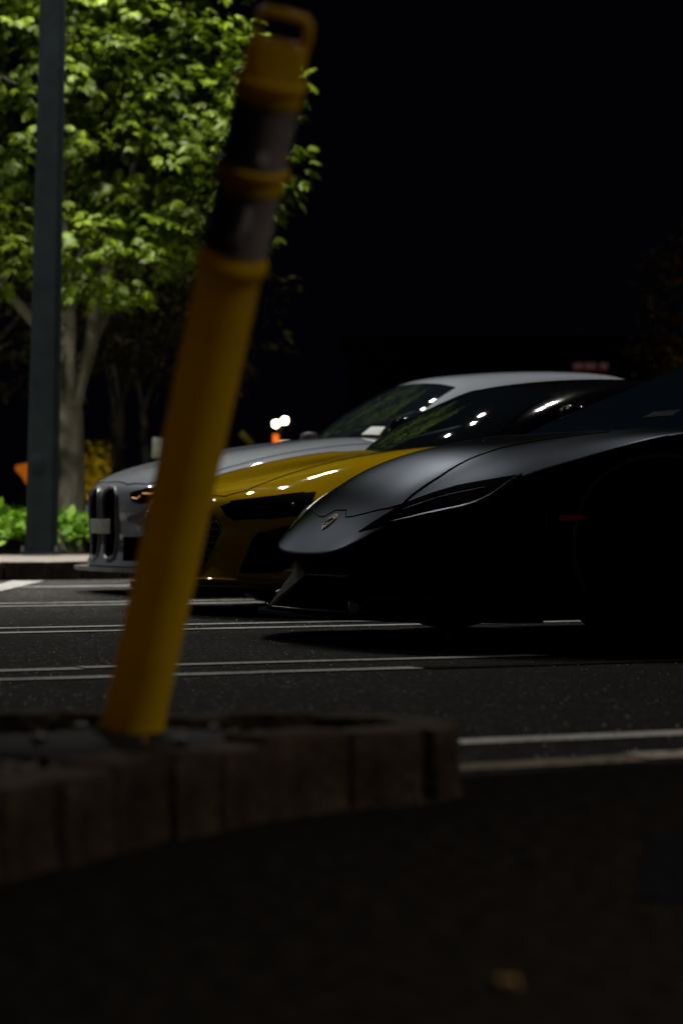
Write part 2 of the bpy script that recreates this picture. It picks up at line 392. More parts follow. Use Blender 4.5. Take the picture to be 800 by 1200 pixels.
line_strip(1.1, 7.5, 4.72)
dull = noisy('dull_line_paint', (.22, .21, .20), (.62, .60, .57), 40, .9, spec=0, bump=.4)
l2 = line_strip(2.62, 7.5, 4.30, w=.13); l2.data.materials[0] = dull; l2['label'] = 'dull grey stop line stretch'
l3 = line_strip(1.2, 2.6, 4.22, 4.26, w=.12); l3.data.materials[0] = noisy('brownish_line_paint', (.09, .08, .068), (.34, .30, .26), 40, .9, spec=0, bump=.4)
for o in (7.42, 10.13, 12.85):
    line_strip(-3.0, 2.55 if o == 7.42 else 8.3, o, w=.10); line_strip(-3.0, 3.5 if o == 7.42 else 8.3, o-.40, w=.10)
line_strip(2.57, 8.3, 7.47, w=.085)
lf = line_strip(3.52, 8.3, 7.02, w=.09); lf.data.materials[0] = noisy('shadow_tone_line', (.012, .010, .008), (.10, .085, .07), 30, .9, spec=0); lf['label'] = 'brownish stretch of line coloured dark for the car shadow'  # brownish tone puts the supercar's shadow into the line colour
line_strip(3.55, 9.2, 15.62, w=.15)
a, b = Vector((-2.05, 14.95, .008)), Vector((-2.10, 17.6, .008))
mk('painted_line', [a+Vector((-.14, 0, 0)), a+Vector((.02, 0, 0)), b+Vector((.06, 0, 0)), b+Vector((-.16, 0, 0))], [(0, 1, 2, 3)], M['line'], lot)
for k in range(1, 4):
    d = Vector((-1.25*k, 0, 0))
    mk('painted_line', [a+d+Vector((-.14, 0, 0)), a+d+Vector((.02, 0, 0)), b+d+Vector((.06, 0, 0)), b+d+Vector((-.16, 0, 0))], [(0, 1, 2, 3)], M['line'], lot)

# loose grit on the asphalt near the camera
def grit():
    bm = bmesh.new()
    for i in range(900):
        y = 4.9 + 8*rng.random()**1.1; x = (rng.random()-.5)*.34*y
        r = .0016 + .0022*rng.random()
        if rng.random() < .015: r *= 1.8
        bmesh.ops.create_icosphere(bm, subdivisions=0 or 1, radius=r, matrix=Matrix.Translation((x, y, r*.6)) @ Matrix.Diagonal((1, 1.3, .8, 1)))
    return tag(bm_obj('gravel', bm, mat_plain('pale_grit', (.45, .43, .40), .35, var=.4, scale=3), smooth=False), 'pale loose grit scattered over the asphalt', None, None, 'stuff')
grit()

# ------------------------------------------------------------------ kerbs of granite blocks
def block_mesh(l, w, h, seed, round_=.011):
    """Rough hewn granite block, long side on X, base at z=0."""
    r = random.Random(seed); bm = bmesh.new()
    bmesh.ops.create_cube(bm, size=1)
    bmesh.ops.scale(bm, vec=(l, w, h), verts=bm.verts)
    bmesh.ops.translate(bm, vec=(0, 0, h/2), verts=bm.verts)
    bmesh.ops.bevel(bm, geom=bm.edges[:], offset=round_, segments=2, affect='EDGES', profile=.55)
    for v in bm.verts:
        v.co += Vector((r.uniform(-1, 1), r.uniform(-1, 1), r.uniform(-1, 1)))*.0035
    me = bpy.data.meshes.new('kerb_stone'); bm.to_mesh(me); bm.free(); return me

def kerb_run(parent, pts, width, h, lens, mats, seeds=8, gap=.008, sink=.03, h_jit=.008):
    """Blocks laid one by one along the polyline pts."""
    cache = {}
    pts = [Vector(p) for p in pts]; seg = [(q-p).length for p, q in zip(pts, pts[1:])]; L = sum(seg)
    def at(d):
        for i, s in enumerate(seg):
            if d <= s or i == len(seg)-1:
                t = d/s; return pts[i].lerp(pts[i+1], t)
            d -= s
    d = 0; i = 0; r = random.Random(len(pts)*7+int(L*10))
    while d < L-.05:
        key = r.randrange(seeds); l = lens[key % len(lens)]
        if d+l > L: l = L-d
        a, b = at(d), at(min(L, d+l)); mid = (a+b)/2; dirv = b-a
        k2 = (key, round(l, 3))
        if k2 not in cache:
            me = block_mesh(dirv.length-gap, width, h+sink+r.uniform(-h_jit, h_jit), key); me.materials.append(mats[key % len(mats)])
            me.polygons.foreach_set('use_smooth', [True]*len(me.polygons)); me.set_sharp_from_angle(angle=R(35)); cache[k2] = me
        o = bpy.data.objects.new('kerb_stone', cache[k2]); COL.objects.link(o); o.parent = parent
        o.location = (mid.x+r.uniform(-.004, .004), mid.y+r.uniform(-.004, .004), -sink + r.uniform(-.004, .004))
        o.rotation_euler = (r.uniform(-.02, .02), r.uniform(-.02, .02), math.atan2(dirv.y, dirv.x)+r.uniform(-.03, .03))
        d += l; i += 1

# near island: a tapering nose of sett kerb filled with mulch
outer_near = [(-1.65, 1.30), (-.95, 2.40), (-.445, 3.29), (-.35, 3.50), (-.25, 3.72), (-.10, 3.98), (.04, 4.14)]
nose = [(.04, 4.14), (.145, 4.20), (.21, 4.32)]
outer_far = [(.21, 4.32), (.19, 4.46), (.05, 4.57), (-.2, 4.60), (-.6, 4.63), (-2.2, 4.7)]
outline = outer_near + nose[1:] + outer_far[1:]
def inset(poly, d):
    out = []; n = len(poly)
    for i, p in enumerate(poly):
        a = Vector(poly[max(0, i-1)]); b = Vector(poly[min(n-1, i+1)]); t = (b-a).normalized(); nn = Vector((-t.y, t.x))
        out.append(Vector(p) + nn*d)
    return out
isl = empty('traffic_island', (-.6, 3.9, 0)); tag(isl, kind='structure')
W_K = .105
cl = [Vector((p.x+.6, p.y-3.9, 0)) for p in inset(outline, W_K/2)]
kerb_run(isl, cl, W_K, .125, [.125, .17, .14, .20, .155, .115], [M['stone'], M['stone2'], M['stone'], M['stone']], gap=.009, h_jit=.003)
ip = inset(outline, W_K*.8)
bm = bmesh.new(); vs = []
tri = delaunay_2d_cdt([Vector((p.x, p.y)) for p in ip] + [Vector((x, y)) for x in np.arange(-2, .2, .045) for y in np.arange(1.4, 4.7, .045)],
                      [], [list(range(len(ip)))], 1, 1e-5)
for v in tri[0]:
    n_ = math.sin(v.x*31+v.y*17)*math.sin(v.x*13-v.y*29)
    vs.append(bm.verts.new((v.x+.6, v.y-3.9, .085+.014*n_+random.uniform(-.004, .004))))
for f in tri[2]: bm.faces.new([vs[i] for i in f])
bm_obj('mulch_bed', bm, M['soil'], isl, smooth=True)
bm = bmesh.new()
for i in range(260):      # bark chips and pebbles on the bed
    y = random.uniform(3.35, 4.5); x0 = -.42 + (y-3.35)*.45; x = random.uniform(-1.1, x0+.1)
    if (x, y) != (x, y) or x > x0: continue
    bm_box(bm, x+.6, y-3.9, .10, random.uniform(.01, .035), random.uniform(.006, .015), .006, random.uniform(0, 3),
           mtx=None)
tag(bm_obj('mulch_chips', bm, M['bark2'], isl), kind='stuff')
# a narrow apron of lot asphalt hides nothing: mortar strip under the setts
mk('kerb_bedding', [(p.x+.6, p.y-3.9, .003) for p in inset(outline, .004)] + [(p.x+.6, p.y-3.9, .003) for p in inset(outline, W_K+.02)],
   [(i, i+1, i+1+len(outline), i+len(outline)) for i in range(len(outline)-1)], M['mortar'], isl)

# far kerb, the walk behind it and the planting
fk = empty('far_kerb', EN(1.5, KERB_O, 0), TH); tag(fk, kind='structure')
kerb_run(fk, [(-6.0, .06, 0), (9.0, .06, 0)], .12, .125, [.24, .30, .27, .22, .26, .32], [M['stone'], M['stone2']], gap=.006, h_jit=.003)
walk = empty('walkway', EN(1.5, KERB_O, 0), TH); tag(walk, kind='structure')
for i in range(12):
    x = -9+i*1.5
    box_obj('paving_slab', (x, .12+1.6, .055), (1.49, 3.16, .13), M['pave'], walk, bevel=.008)
bed = tag(mk('planting_bed', [EN(-60, KERB_O+3.3, .11), EN(80, KERB_O+3.3, .11), EN(80, KERB_O+60, .11), EN(-60, KERB_O+60, .11)], [(0, 1, 2, 3)], M['soil']), kind='structure')
tag(mk('lawn', [EN(-60, KERB_O+3.3, .11), EN(-60, KERB_O+.12, .11), EN(-8.2, KERB_O+.12, .11), EN(-8.2, KERB_O+3.3, .11)], [(0, 1, 2, 3)], M['land']), kind='structure')
tag(mk('lawn', [EN(10.3, KERB_O+3.3, .11), EN(10.3, KERB_O+.12, .11), EN(80, KERB_O+.12, .11), EN(80, KERB_O+3.3, .11)], [(0, 1, 2, 3)], M['land']), kind='structure')

# ------------------------------------------------------------------ leaves, all as real little folded blades
def leaf_cloud(name, C, D, Nn, L, Wd, mat, parent=None, loc=None):
    """C centres, D leaf direction, Nn leaf normal, arrays (n,3); each leaf a bent diamond of two triangles pairs."""
    n = len(C); D = D/np.linalg.norm(D, axis=1, keepdims=True)
    S = np.cross(D, Nn); S /= np.linalg.norm(S, axis=1, keepdims=True)+1e-9; U = np.cross(S, D)
    L = L[:, None]; Wd = Wd[:, None]
    P = np.empty((n, 6, 3))
    P[:, 0] = C; P[:, 1] = C+D*L*.35+S*Wd*.5-U*Wd*.12; P[:, 2] = C+D*L*.72+S*Wd*.36-U*Wd*.2
    P[:, 3] = C+D*L-U*L*.18; P[:, 4] = C+D*L*.72-S*Wd*.36-U*Wd*.2; P[:, 5] = C+D*L*.35-S*Wd*.5-U*Wd*.12
    V = P.reshape(-1, 3); base = (np.arange(n)*6)[:, None]
    F = np.concatenate([base+np.array([[0, 1, 5, 0]])[:, :3], ], axis=1)
    quads1 = base+np.array([[1, 2, 4, 5]]); tri1 = base+np.array([[0, 1, 5]]); tri2 = base+np.array([[2, 3, 4]])
    me = bpy.data.meshes.new(name); me.vertices.add(len(V)); me.vertices.foreach_set('co', V.ravel())
    loops = np.concatenate([quads1.ravel(), tri1.ravel(), tri2.ravel()])
    me.loops.add(len(loops)); me.loops.foreach_set('vertex_index', loops.astype(np.int32))
    st = np.concatenate([np.arange(n)*4, 4*n+np.arange(n)*3, 7*n+np.arange(n)*3])
    me.polygons.add(3*n); me.polygons.foreach_set('loop_start', st.astype(np.int32))
    me.update(calc_edges=True); me.validate()
    o = link_mesh(name, me, mat, parent, loc, smooth=False)
    return o

def rand_dirs(n):
    v = rng.normal(size=(n, 3)); return v/np.linalg.norm(v, axis=1, keepdims=True)

def sprays(centres, outward, per, rad, flat, L, jitter=.35, hand=6):
    """Drooping twigs: round each spray centre sit small hands of leaves that fan out and hang."""
    ng = max(1, per//hand); g = len(centres)*ng
    c = np.repeat(centres, ng, axis=0); out = np.repeat(outward, ng, axis=0)
    ph = rng.random(g)*2*np.pi; rr = rad*np.sqrt(rng.random(g))*np.repeat(.5+1.0*rng.random(len(centres)), ng)
    gc = c+np.stack([np.cos(ph)*rr, np.sin(ph)*rr, rng.normal(size=g)*rad*flat - rr*.40], 1)
    ax = np.stack([np.cos(ph), np.sin(ph), -.45+rng.normal(size=g)*.2], 1)*.7 + out*.6 + rand_dirs(g)*jitter
    ax /= np.linalg.norm(ax, axis=1, keepdims=True)
    gn = np.stack([rng.normal(size=g)*.35, rng.normal(size=g)*.35, np.ones(g)], 1) + out*.35
    gs = .65+.7*rng.random(g)
    n = g*hand; C = np.repeat(gc, hand, axis=0); A = np.repeat(ax, hand, axis=0); Nn = np.repeat(gn, hand, axis=0)
    side = np.cross(A, Nn); side /= np.linalg.norm(side, axis=1, keepdims=True)+1e-9
    fan = np.tile(np.linspace(-1.25, 1.25, hand), g) + rng.normal(size=n)*.18
    D = A*np.cos(fan)[:, None] + side*np.sin(fan)[:, None] + np.array([0, 0, -.30]) + rand_dirs(n)*.12
    C = C + A*(np.tile(np.abs(np.linspace(-1, 1, hand)), g)*-.02)[:, None]
    Nn = Nn + rand_dirs(n)*.35
    Ls = L*np.repeat(gs, hand)*(.75+.4*rng.random(n))*(1-.25*np.abs(fan)/1.25)
    return C, D, Nn, Ls, Ls*(.34+.10*rng.random(n))

def limb_path(a, b, sag=.1, n=6, wob=.06):
    a, b = Vector(a), Vector(b); out = []
    for i in range(n+1):
        t = i/n; p = a.lerp(b, t); p.z += math.sin(t*math.pi)*sag*(b-a).length
        if 0 < i < n: p += Vector((random.uniform(-1, 1), random.uniform(-1, 1), random.uniform(-.5, .5)))*wob*(b-a).length*.5
        out.append(p)
    return out

def tree(loc, label, trunk_r, fork_z, limbs, lobes, nspray, per, leafL, bark, leafm, group=None, lean=(0, 0), spray_r=.22):
    """lobes: (cx, cy, cz, rx, ry, rz) around the trunk base; limbs end inside lobes."""
    root = empty('tree', loc); tag(root, label, 'tree', group)
    bm_v = []; bm_f = []
    def add(pts, rad, seg=10):
        V, F = tube_mesh(pts, rad, seg, True); k = len(bm_v); bm_v.extend(V); bm_f.extend([tuple(i+k for i in f) for f in F])
    fk_ = Vector((lean[0]*fork_z, lean[1]*fork_z, fork_z))
    tp = [Vector((0, 0, -.05)), Vector((0.01, 0, .12)), Vector((lean[0]*fork_z*.5+.02, 0, fork_z*.5)), fk_]
    V, F = tube_mesh(tp, [trunk_r*1.35, trunk_r*1.08, trunk_r*.98, trunk_r*.9], 14, True)
    for i, v in enumerate(V): V[i] = v + Vector((v.x, v.y, 0)).normalized()*trunk_r*.06*math.sin(7*math.atan2(v.y, v.x)+v.z*3)
    mk('trunk', V, F, bark, root, smooth=True, sharp=60)
    ends = []
    for (bx, by, bz, r) in limbs:
        p = limb_path(fk_-Vector((0, 0, .12)), (bx, by, bz), .08, 7, .05)
        rr = [trunk_r*.62*r*(1-.75*i/7) for i in range(8)]
        lo = tube('limb', p, rr, bark, root, 10)
        for q in range(5):
            j = random.randrange(3, 8); st = p[j]
            e = st + Vector((random.uniform(-1, 1), random.uniform(-1, 1), random.uniform(.1, 1.0))).normalized()*random.uniform(.5, 1.1)
            V, F = tube_mesh(limb_path(st, e, .05, 4, .08), [rr[j]*.6*(1-.8*i/4)+.003 for i in range(5)], 6, True)
            mk('branch', V, F, bark, lo, smooth=True)
    cs = []; outs = []
    vol = np.array([l[3]*l[4]+l[4]*l[5]+l[3]*l[5] for l in lobes]); cnt = (vol/vol.sum()*nspray).astype(int)
    for l, c in zip(lobes, cnt):
        d = rand_dirs(c); rad = (.45+.55*rng.random(c)**.5)
        # lumpy surface
        lump = 1+.16*np.sin(d[:, 0]*7+l[0]*3)*np.sin(d[:, 1]*6+l[1])*np.sin(d[:, 2]*8+1)+.08*rng.normal(size=c)
        p = np.array(l[:3]) + d*np.array(l[3:6])*(rad*lump)[:, None]
        cs.append(p); outs.append(d)
    cs = np.concatenate(cs); outs = np.concatenate(outs)
    leaf_cloud('crown', *sprays(cs, outs, per, spray_r, .18, leafL), leafm, root)
    return root

tree((-2.50, 23.3, .11), 'large leafy tree lit bright green, pale forked trunk behind the lamp post', .14, 1.30,
     [(.55, -.25, 3.1, 1.0), (-.15, .2, 3.6, 1.05), (-1.2, -.2, 3.6, .8), (.9, .6, 4.2, .8), (.05, -.6, 3.9, .7)],
     [(-.1, 0, 4.6, 1.8, 1.6, 1.9), (.95, -.25, 3.75, 1.12, 1.1, 1.05), (.35, -.95, 2.72, .72, .55, .50), (-1.7, -.1, 4.1, 1.4, 1.3, 1.7),
      (.45, .2, 5.5, 1.15, 1.1, 1.2), (-.95, -.8, 2.75, .75, .7, .55), (1.1, -.45, 3.0, .6, .6, .45), (1.60, -.3, 3.62, .52, .5, .45), (1.8, -.2, 4.25, .4, .4, .38), (1.35, -.4, 3.15, .38, .4, .3)],
     980, 66, .102, M['bark'], M['leaf'], lean=(.02, 0), spray_r=.25)
tree((-3.9, 25.6, .11), 'shadowy tree with brownish leaves behind the pale forked trunk', .09, 1.5,
     [(.8, -.1, 2.9, 1), (-.5, .2, 3.2, 1), (1.6, .3, 3.1, .8)],
     [(.9, 0, 2.7, 1.9, 1.3, 1.2), (-.9, .2, 3.0, 1.5, 1.3, 1.5), (2.3, .2, 2.4, 1.15, 1.0, .95)], 620, 40, .075, M['bark2'], M['leaf_dark'], group=None)
for i, (x, y, lx, lab) in enumerate([(-2.62, 29.5, .05, 'thin dark tree, nearest the pale trunk, against the yellow glow'),
                                (-2.35, 31.0, -.03, 'thin leaning dark tree in the gap over the grey sedan bonnet'),
                                (-2.95, 33.0, .02, 'thin dark tree farthest back in front of the glowing hedge')]):
    tree((x, y, .11), lab, .055, 1.6, [(.5, 0, 2.9, 1), (-.3, .1, 3.2, 1)], [(.1, 0, 3.4, 1.3, 1.1, 1.0)], 110, 36, .08, M['bark2'], M['leaf_dark'],
         group='thin trees before the glowing hedge', lean=(lx, 0))
tree((5.6, 38.0, .11), 'dim brownish tree beyond the roofs of the parked cars', .1, 1.6,
     [(.6, 0, 3, 1), (-.6, .2, 3.2, 1), (0, .3, 3.6, 1)], [(0, 0, 3.4, 1.5, 1.3, 1.35), (-.6, -.3, 2.8, .8, .8, .6)], 260, 40, .085, M['bark2'], M['leaf_dark'])

# low ground cover in front of the tree
n = 26000
s = -9+rng.random(n)*20; o = KERB_O+3.35+rng.random(n)**.8*3.6
mound = .12+.14*np.sin(s*2.2)*np.sin(o*2.7+1)+.10*np.sin(s*5.3+o*3)
hz = .11+ np.clip(.25+mound*.55, .08, .5)*np.where(o < KERB_O+3.6, .55+1.8*(o-KERB_O-3.35), 1)*(1-.6*rng.random(n)**2)
Cc = np.stack([CE*s-SE*o, SE*s+CE*o, hz], 1)
Dd = rand_dirs(n); Dd[:, 2] = np.abs(Dd[:, 2])*.7+.05; Nn = np.stack([rng.normal(size=n)*.5, -.35+rng.normal(size=n)*.5, np.ones(n)], 1)
Ls = .07+.06*rng.random(n)
tag(leaf_cloud('ground_cover', Cc, Dd, Nn, Ls, Ls*.6, M['cover']), 'bright green leafy ground cover along the pale walk', None, None, 'stuff')

# ------------------------------------------------------------------ car bodies: a control cage from tables, smoothed, then cut
def T_(tab, a):
    return float(np.interp(a, [t[0] for t in tab], [t[1] for t in tab]))

def cage_body(A, B, Wr, Zr, Top, X0, X1, La, Lr, levels=3, crease=None):
    """A stations nose to tail; B lateral fractions 0..1; Wr/Zr rows bottom->top of half width and height against a;
    Top rows for each B (last unused, equals Zr[-1]); X0/X1[m][k] set-back of nose and tail faces."""
    K = len(Wr)-1; Mn = len(B)-1; nA = len(A)-1
    idx = {}; V = []
    def vid(i, j, k):      # j from -Mn..Mn
        key = (i, j, k)
        if key in idx: return idx[key]
        m = abs(j); a = A[i]; sg = -1 if j < 0 else 1
        w = T_(Wr[k], a); z = T_(Zr[k], a)
        if k == K and m < Mn: z = T_(Top[m], a)
        f0 = max(0.0, 1-a/La); f1 = max(0.0, 1-(A[-1]-a)/Lr)
        x = a + X0[m][k]*f0 - X1[m][k]*f1
        y = sg*B[m]*w
        idx[key] = len(V); V.append((x, y, z)); return idx[key]
    F = []
    J = list(range(-Mn, Mn))
    for i in range(nA):
        for j in J:
            F.append((vid(i, j, K), vid(i+1, j, K), vid(i+1, j+1, K), vid(i, j+1, K)))
            F.append((vid(i, j, 0), vid(i, j+1, 0), vid(i+1, j+1, 0), vid(i+1, j, 0)))
        for k in range(K):
            F.append((vid(i, Mn, k), vid(i, Mn, k+1), vid(i+1, Mn, k+1), vid(i+1, Mn, k)))
            F.append((vid(i, -Mn, k), vid(i+1, -Mn, k), vid(i+1, -Mn, k+1), vid(i, -Mn, k+1)))
    for j in J:
        for k in range(K):
            F.append((vid(0, j, k), vid(0, j, k+1), vid(0, j+1, k+1), vid(0, j+1, k)))
            F.append((vid(nA, j, k), vid(nA, j+1, k), vid(nA, j+1, k+1), vid(nA, j, k+1)))
    inv_ = {v: k for k, v in idx.items()}
    me = bpy.data.meshes.new('body'); me.from_pydata(V, [], F); me.update()
    if crease:
        at = me.attributes.new('crease_edge', 'FLOAT', 'EDGE')
        for e in me.edges:
            at.data[e.index].value = crease(inv_[e.vertices[0]], inv_[e.vertices[1]], K, Mn, nA)
    bm = bmesh.new(); bm.from_mesh(me); bmesh.ops.recalc_face_normals(bm, faces=bm.faces[:]); bm.to_mesh(me); bm.free()
    o = bpy.data.objects.new('tmp', me); COL.objects.link(o)
    s = o.modifiers.new('s', 'SUBSURF'); s.levels = levels; s.render_levels = levels
    dg = bpy.context.evaluated_depsgraph_get(); me2 = bpy.data.meshes.new_from_object(o.evaluated_get(dg))
    bpy.data.objects.remove(o); bpy.data.meshes.remove(me)
    return me2

def bool_cut(me, cutters):
    """me minus closed cutter meshes; cutter material stays on the cut walls."""
    o = bpy.data.objects.new('tmp', me); COL.objects.link(o); rm = [o]
    for c in cutters:
        co = bpy.data.objects.new('tmpc', c); COL.objects.link(co); rm.append(co)
        b = o.modifiers.new('b', 'BOOLEAN'); b.operation = 'DIFFERENCE'; b.object = co; b.solver = 'EXACT'; b.material_mode = 'TRANSFER'
    dg = bpy.context.evaluated_depsgraph_get(); me2 = bpy.data.meshes.new_from_object(o.evaluated_get(dg))
    for r in rm: bpy.data.objects.remove(r)
    return me2

def prism(poly, axis, lo, hi, mat):
    """Closed cutter from a 2D outline. axis 'X': poly in (y,z), 'Y': (x,z), 'Z': (x,y)."""
    n = len(poly)
    def P(p, t): return {'X': (t, p[0], p[1]), 'Y': (p[0], t, p[1]), 'Z': (p[0], p[1], t)}[axis]
    V = [P(p, lo) for p in poly]+[P(p, hi) for p in poly]
    F = [tuple(range(n)), tuple(range(2*n-1, n-1, -1))]+[(i, i+n, (i+1) % n+n, (i+1) % n) for i in range(n)]
    me = bpy.data.meshes.new('cut'); me.from_pydata(V, [], F)
    bm = bmesh.new(); bm.from_mesh(me); bmesh.ops.recalc_face_normals(bm, faces=bm.faces[:]); bm.to_mesh(me); bm.free()
    me.materials.append(mat); return me

def mirror(p): return [(a, -b, c) for a, b, c in p][::-1]
def mir2(p): return [(-a, b) for a, b in p][::-1]

class Skin:
    """A smooth closed surface to lay panels on."""
    def __init__(self, me):
        me.calc_loop_triangles()
        self.V = np.array([v.co[:] for v in me.vertices]); self.N = np.array([n.vector[:] for n in me.vertex_normals])
        self.F = [tuple(t.vertices) for t in me.loop_triangles]
        self.bvh = BVHTree.FromPolygons(self.V.tolist(), self.F)
    def hit(self, p, d, reach=1.0):
        p = Vector(p); d = Vector(d).normalized()
        h, n, i, t = self.bvh.ray_cast(p - d*reach, d, reach*2)
        if h is None:
            h, n, i, t = self.bvh.find_nearest(p)
        a, b, c = (Vector(self.V[k]) for k in self.F[i]); na, nb, nc = (Vector(self.N[k]) for k in self.F[i])
        v0, v1, v2 = b-a, c-a, h-a
        d00, d01, d11, d20, d21 = v0.dot(v0), v0.dot(v1), v1.dot(v1), v2.dot(v0), v2.dot(v1)
        den = d00*d11-d01*d01 or 1e-12
        v = (d11*d20-d01*d21)/den; w = (d00*d21-d01*d20)/den
        nn = (na*(1-v-w)+nb*v+nc*w).normalized()
        return h, nn

def panel(name, skin, outline, mat, parent, lift=.004, depth=.012, step=.03, d=None, reach=.35, dome=0.0, smooth_out=True):
    """A thin fitted panel: 3D outline projected on the skin along its mean normal, with a lip going down into the body."""
    P = [Vector(p) for p in outline]
    c = sum(P, Vector())/len(P)
    if d is None:
        nrm = Vector()
        for a, b in zip(P, P[1:]+P[:1]): nrm += (a-c).cross(b-c)
        d = -nrm.normalized()
        h, nn = skin.hit(c, d, reach)
        if nn.dot(d) > 0: d = -d
    d = Vector(d).normalized()
    u = d.orthogonal().normalized(); v = d.cross(u)
    pts = []
    for a, b in zip(P, P[1:]+P[:1]):
        L = (b-a).length; k = max(1, int(L/step))
        for i in range(k):
            q = a.lerp(b, i/k); pts.append(Vector(((q-c).dot(u), (q-c).dot(v))))
    nb = len(pts)
    w = {i: (pts[i]-pts[(i+1) % nb]).length for i in range(nb)}
    lo = Vector((min(p.x for p in pts), min(p.y for p in pts))); hi = Vector((max(p.x for p in pts), max(p.y for p in pts)))
    inner = [Vector((x, y)) for x in np.arange(lo.x+step*.5, hi.x, step) for y in np.arange(lo.y+step*.5, hi.y, step)]
    # keep inner points well inside, away from the border
    def inside(p):
        r = False
        for i in range(nb):
            a, b = pts[i], pts[(i+1) % nb]
            if (a.y > p.y) != (b.y > p.y) and p.x < (b.x-a.x)*(p.y-a.y)/(b.y-a.y)+a.x: r = not r
        return r
    bp = np.array([(p.x, p.y) for p in pts])
    inner = [p for p in inner if inside(p) and np.min(np.hypot(bp[:, 0]-p.x, bp[:, 1]-p.y)) > step*.45]
    res = delaunay_2d_cdt(pts+inner, [], [list(range(nb))], 1, 1e-6)
    V = []; N = []
    area = sum(pts[i].x*pts[(i+1) % nb].y-pts[(i+1) % nb].x*pts[i].y for i in range(nb))
    for q in res[0]:
        h, nn = skin.hit(c+u*q.x+v*q.y, d, reach)
        if nn.dot(-d) < -.2: nn = -nn
        V.append(h+nn*lift); N.append(nn)
    F = [tuple(f) for f in res[2]]
    # boundary lip
    cnt = {}
    for f in F:
        for a, b in zip(f, f[1:]+f[:1]): cnt[(a, b)] = 1
    bd = [(a, b) for a, b in cnt if (b, a) not in cnt]
    low = {}
    for a, b in bd:
        for x in (a, b):
            if x not in low:
                low[x] = len(V); V.append(V[x]-N[x]*depth); N.append(N[x])
    F2 = F+[(b, a, low[a], low[b]) for a, b in bd]
    if F:
        f = F[0]; nn = (V[f[1]]-V[f[0]]).cross(V[f[2]]-V[f[0]])
        if nn.dot(N[f[0]]) < 0: F2 = [g[::-1] for g in F2]
    me = bpy.data.meshes.new(name); me.from_pydata([tuple(x) for x in V], [], F2); me.update()
    o = link_mesh(name, me, mat, parent)
    if smooth_out:
        me.normals_split_custom_set_from_vertices([tuple(x) for x in N])
    return o

def ribbon(name, skin, pts, width, mat, parent, lift=.004, d=(1, 0, 0), step=.02, reach=.35, thick=.004, closed=False, taper=False):
    """A raised strip along a 3D polyline laid on the skin."""
    P = [Vector(p) for p in pts]; 
    if closed: P = P+[P[0]]
    q = []
    for a, b in zip(P, P[1:]):
        k = max(1, int((b-a).length/step)); q += [a.lerp(b, i/k) for i in range(k)]
    q.append(P[-1]); H = [skin.hit(p, d, reach) for p in q]; V = []; F = []
    for i, (h, n) in enumerate(H):
        t = (H[min(i+1, len(H)-1)][0]-H[max(i-1, 0)][0])
        t = t.normalized() if t.length > 1e-6 else Vector((1, 0, 0))
        s = t.cross(n).normalized()
        ww = width*(1 if not taper else max(.08, math.sin(math.pi*min(.97, max(.03, i/(len(H)-1))))))
        V += [h-s*ww/2-n*.003, h-s*ww/2+n*lift*.6, h+n*lift, h+s*ww/2+n*lift*.6, h+s*ww/2-n*.003]
    for i in range(len(H)-1):
        for k in range(4): F.append((5*i+k, 5*i+k+1, 5*i+k+6, 5*i+k+5))
    F += [(0, 1, 2, 3, 4), tuple(5*(len(H)-1)+k for k in range(4, -1, -1))]
    return mk(name, V, F, mat, parent, smooth=True, sharp=35)

def wheel(parent, x, y, z, r, w, nsp, side):
    """wheel (part) > tyre, rim, brake_disc; side -1 towards the camera."""
    wo = empty('wheel', (x, y, z), 0, parent)
    s = side
    prof = [(r*.70, -w/2), (r*.90, -w/2), (r*.985, -w*.38), (r, -w*.2), (r, w*.2), (r*.985, w*.38), (r*.90, w/2), (r*.70, w/2), (r*.68, 0)]
    lathe('tyre', prof, 40, M['rubber'], wo, 'Y', close=True)
    bm = bmesh.new()
    def ring(pr, seg=40):
        n = len(pr); vs = []
        for k in range(seg):
            a = 2*math.pi*k/seg
            vs.append([bm.verts.new((rr*math.cos(a), h, rr*math.sin(a))) for rr, h in pr])
        for k in range(seg):
            for i in range(n): bm.faces.new((vs[k][i], vs[(k+1) % seg][i], vs[(k+1) % seg][(i+1) % n], vs[k][(i+1) % n]))
    ring([(r*.66, -w*.42), (r*.715, -w*.47), (r*.715, w*.47), (r*.66, w*.42)])
    ring([(r*.01, s*w*.22), (r*.15, s*w*.22), (r*.15, s*w*.34), (r*.01, s*w*.34)], 16)
    for k in range(nsp):
        for dlt in (-.10, .10):
            a = 2*math.pi*k/nsp
            m = Matrix.Rotation(-a, 4, 'Y')
            vs = []
            for (rr, t, hh) in ((r*.1, .010, .30), (r*.68, .014, .43)):
                off = dlt*rr*.9
                for zz in (-t, t):
                    for q in (hh, hh-.12): vs.append(bm.verts.new(m @ Vector((rr, s*w*q, zz+off))))
            for f in ((0, 1, 3, 2), (4, 6, 7, 5), (0, 4, 5, 1), (2, 3, 7, 6), (0, 2, 6, 4), (1, 5, 7, 3)):
                bm.faces.new([vs[i] for i in f])
    bm_obj('rim', bm, M['rim'], wo, smooth=True, sharp=35)
    lathe('brake_disc', [(0, s*w*.02), (r*.5, s*w*.02), (r*.5, s*w*.12), (0, s*w*.12)], 28, M['metal'], wo, 'Y')
    return wo

def circ(cx, cz, r, n=36, flat=None):
    return [(cx+r*math.cos(2*math.pi*i/n), cz+r*math.sin(2*math.pi*i/n)) for i in range(n)]

def boundary_crease(rows, amount=.6):
    """crease(…) for the cage: listed rows k along the sides and round the nose."""
    def f(a, b, K, Mn, nA):
        for k, am in rows.items():
            if a[2] == b[2] == k:
                if (abs(a[1]) == Mn and abs(b[1]) == Mn) or (a[0] == 0 and b[0] == 0): return am
        return 0.0
    return f

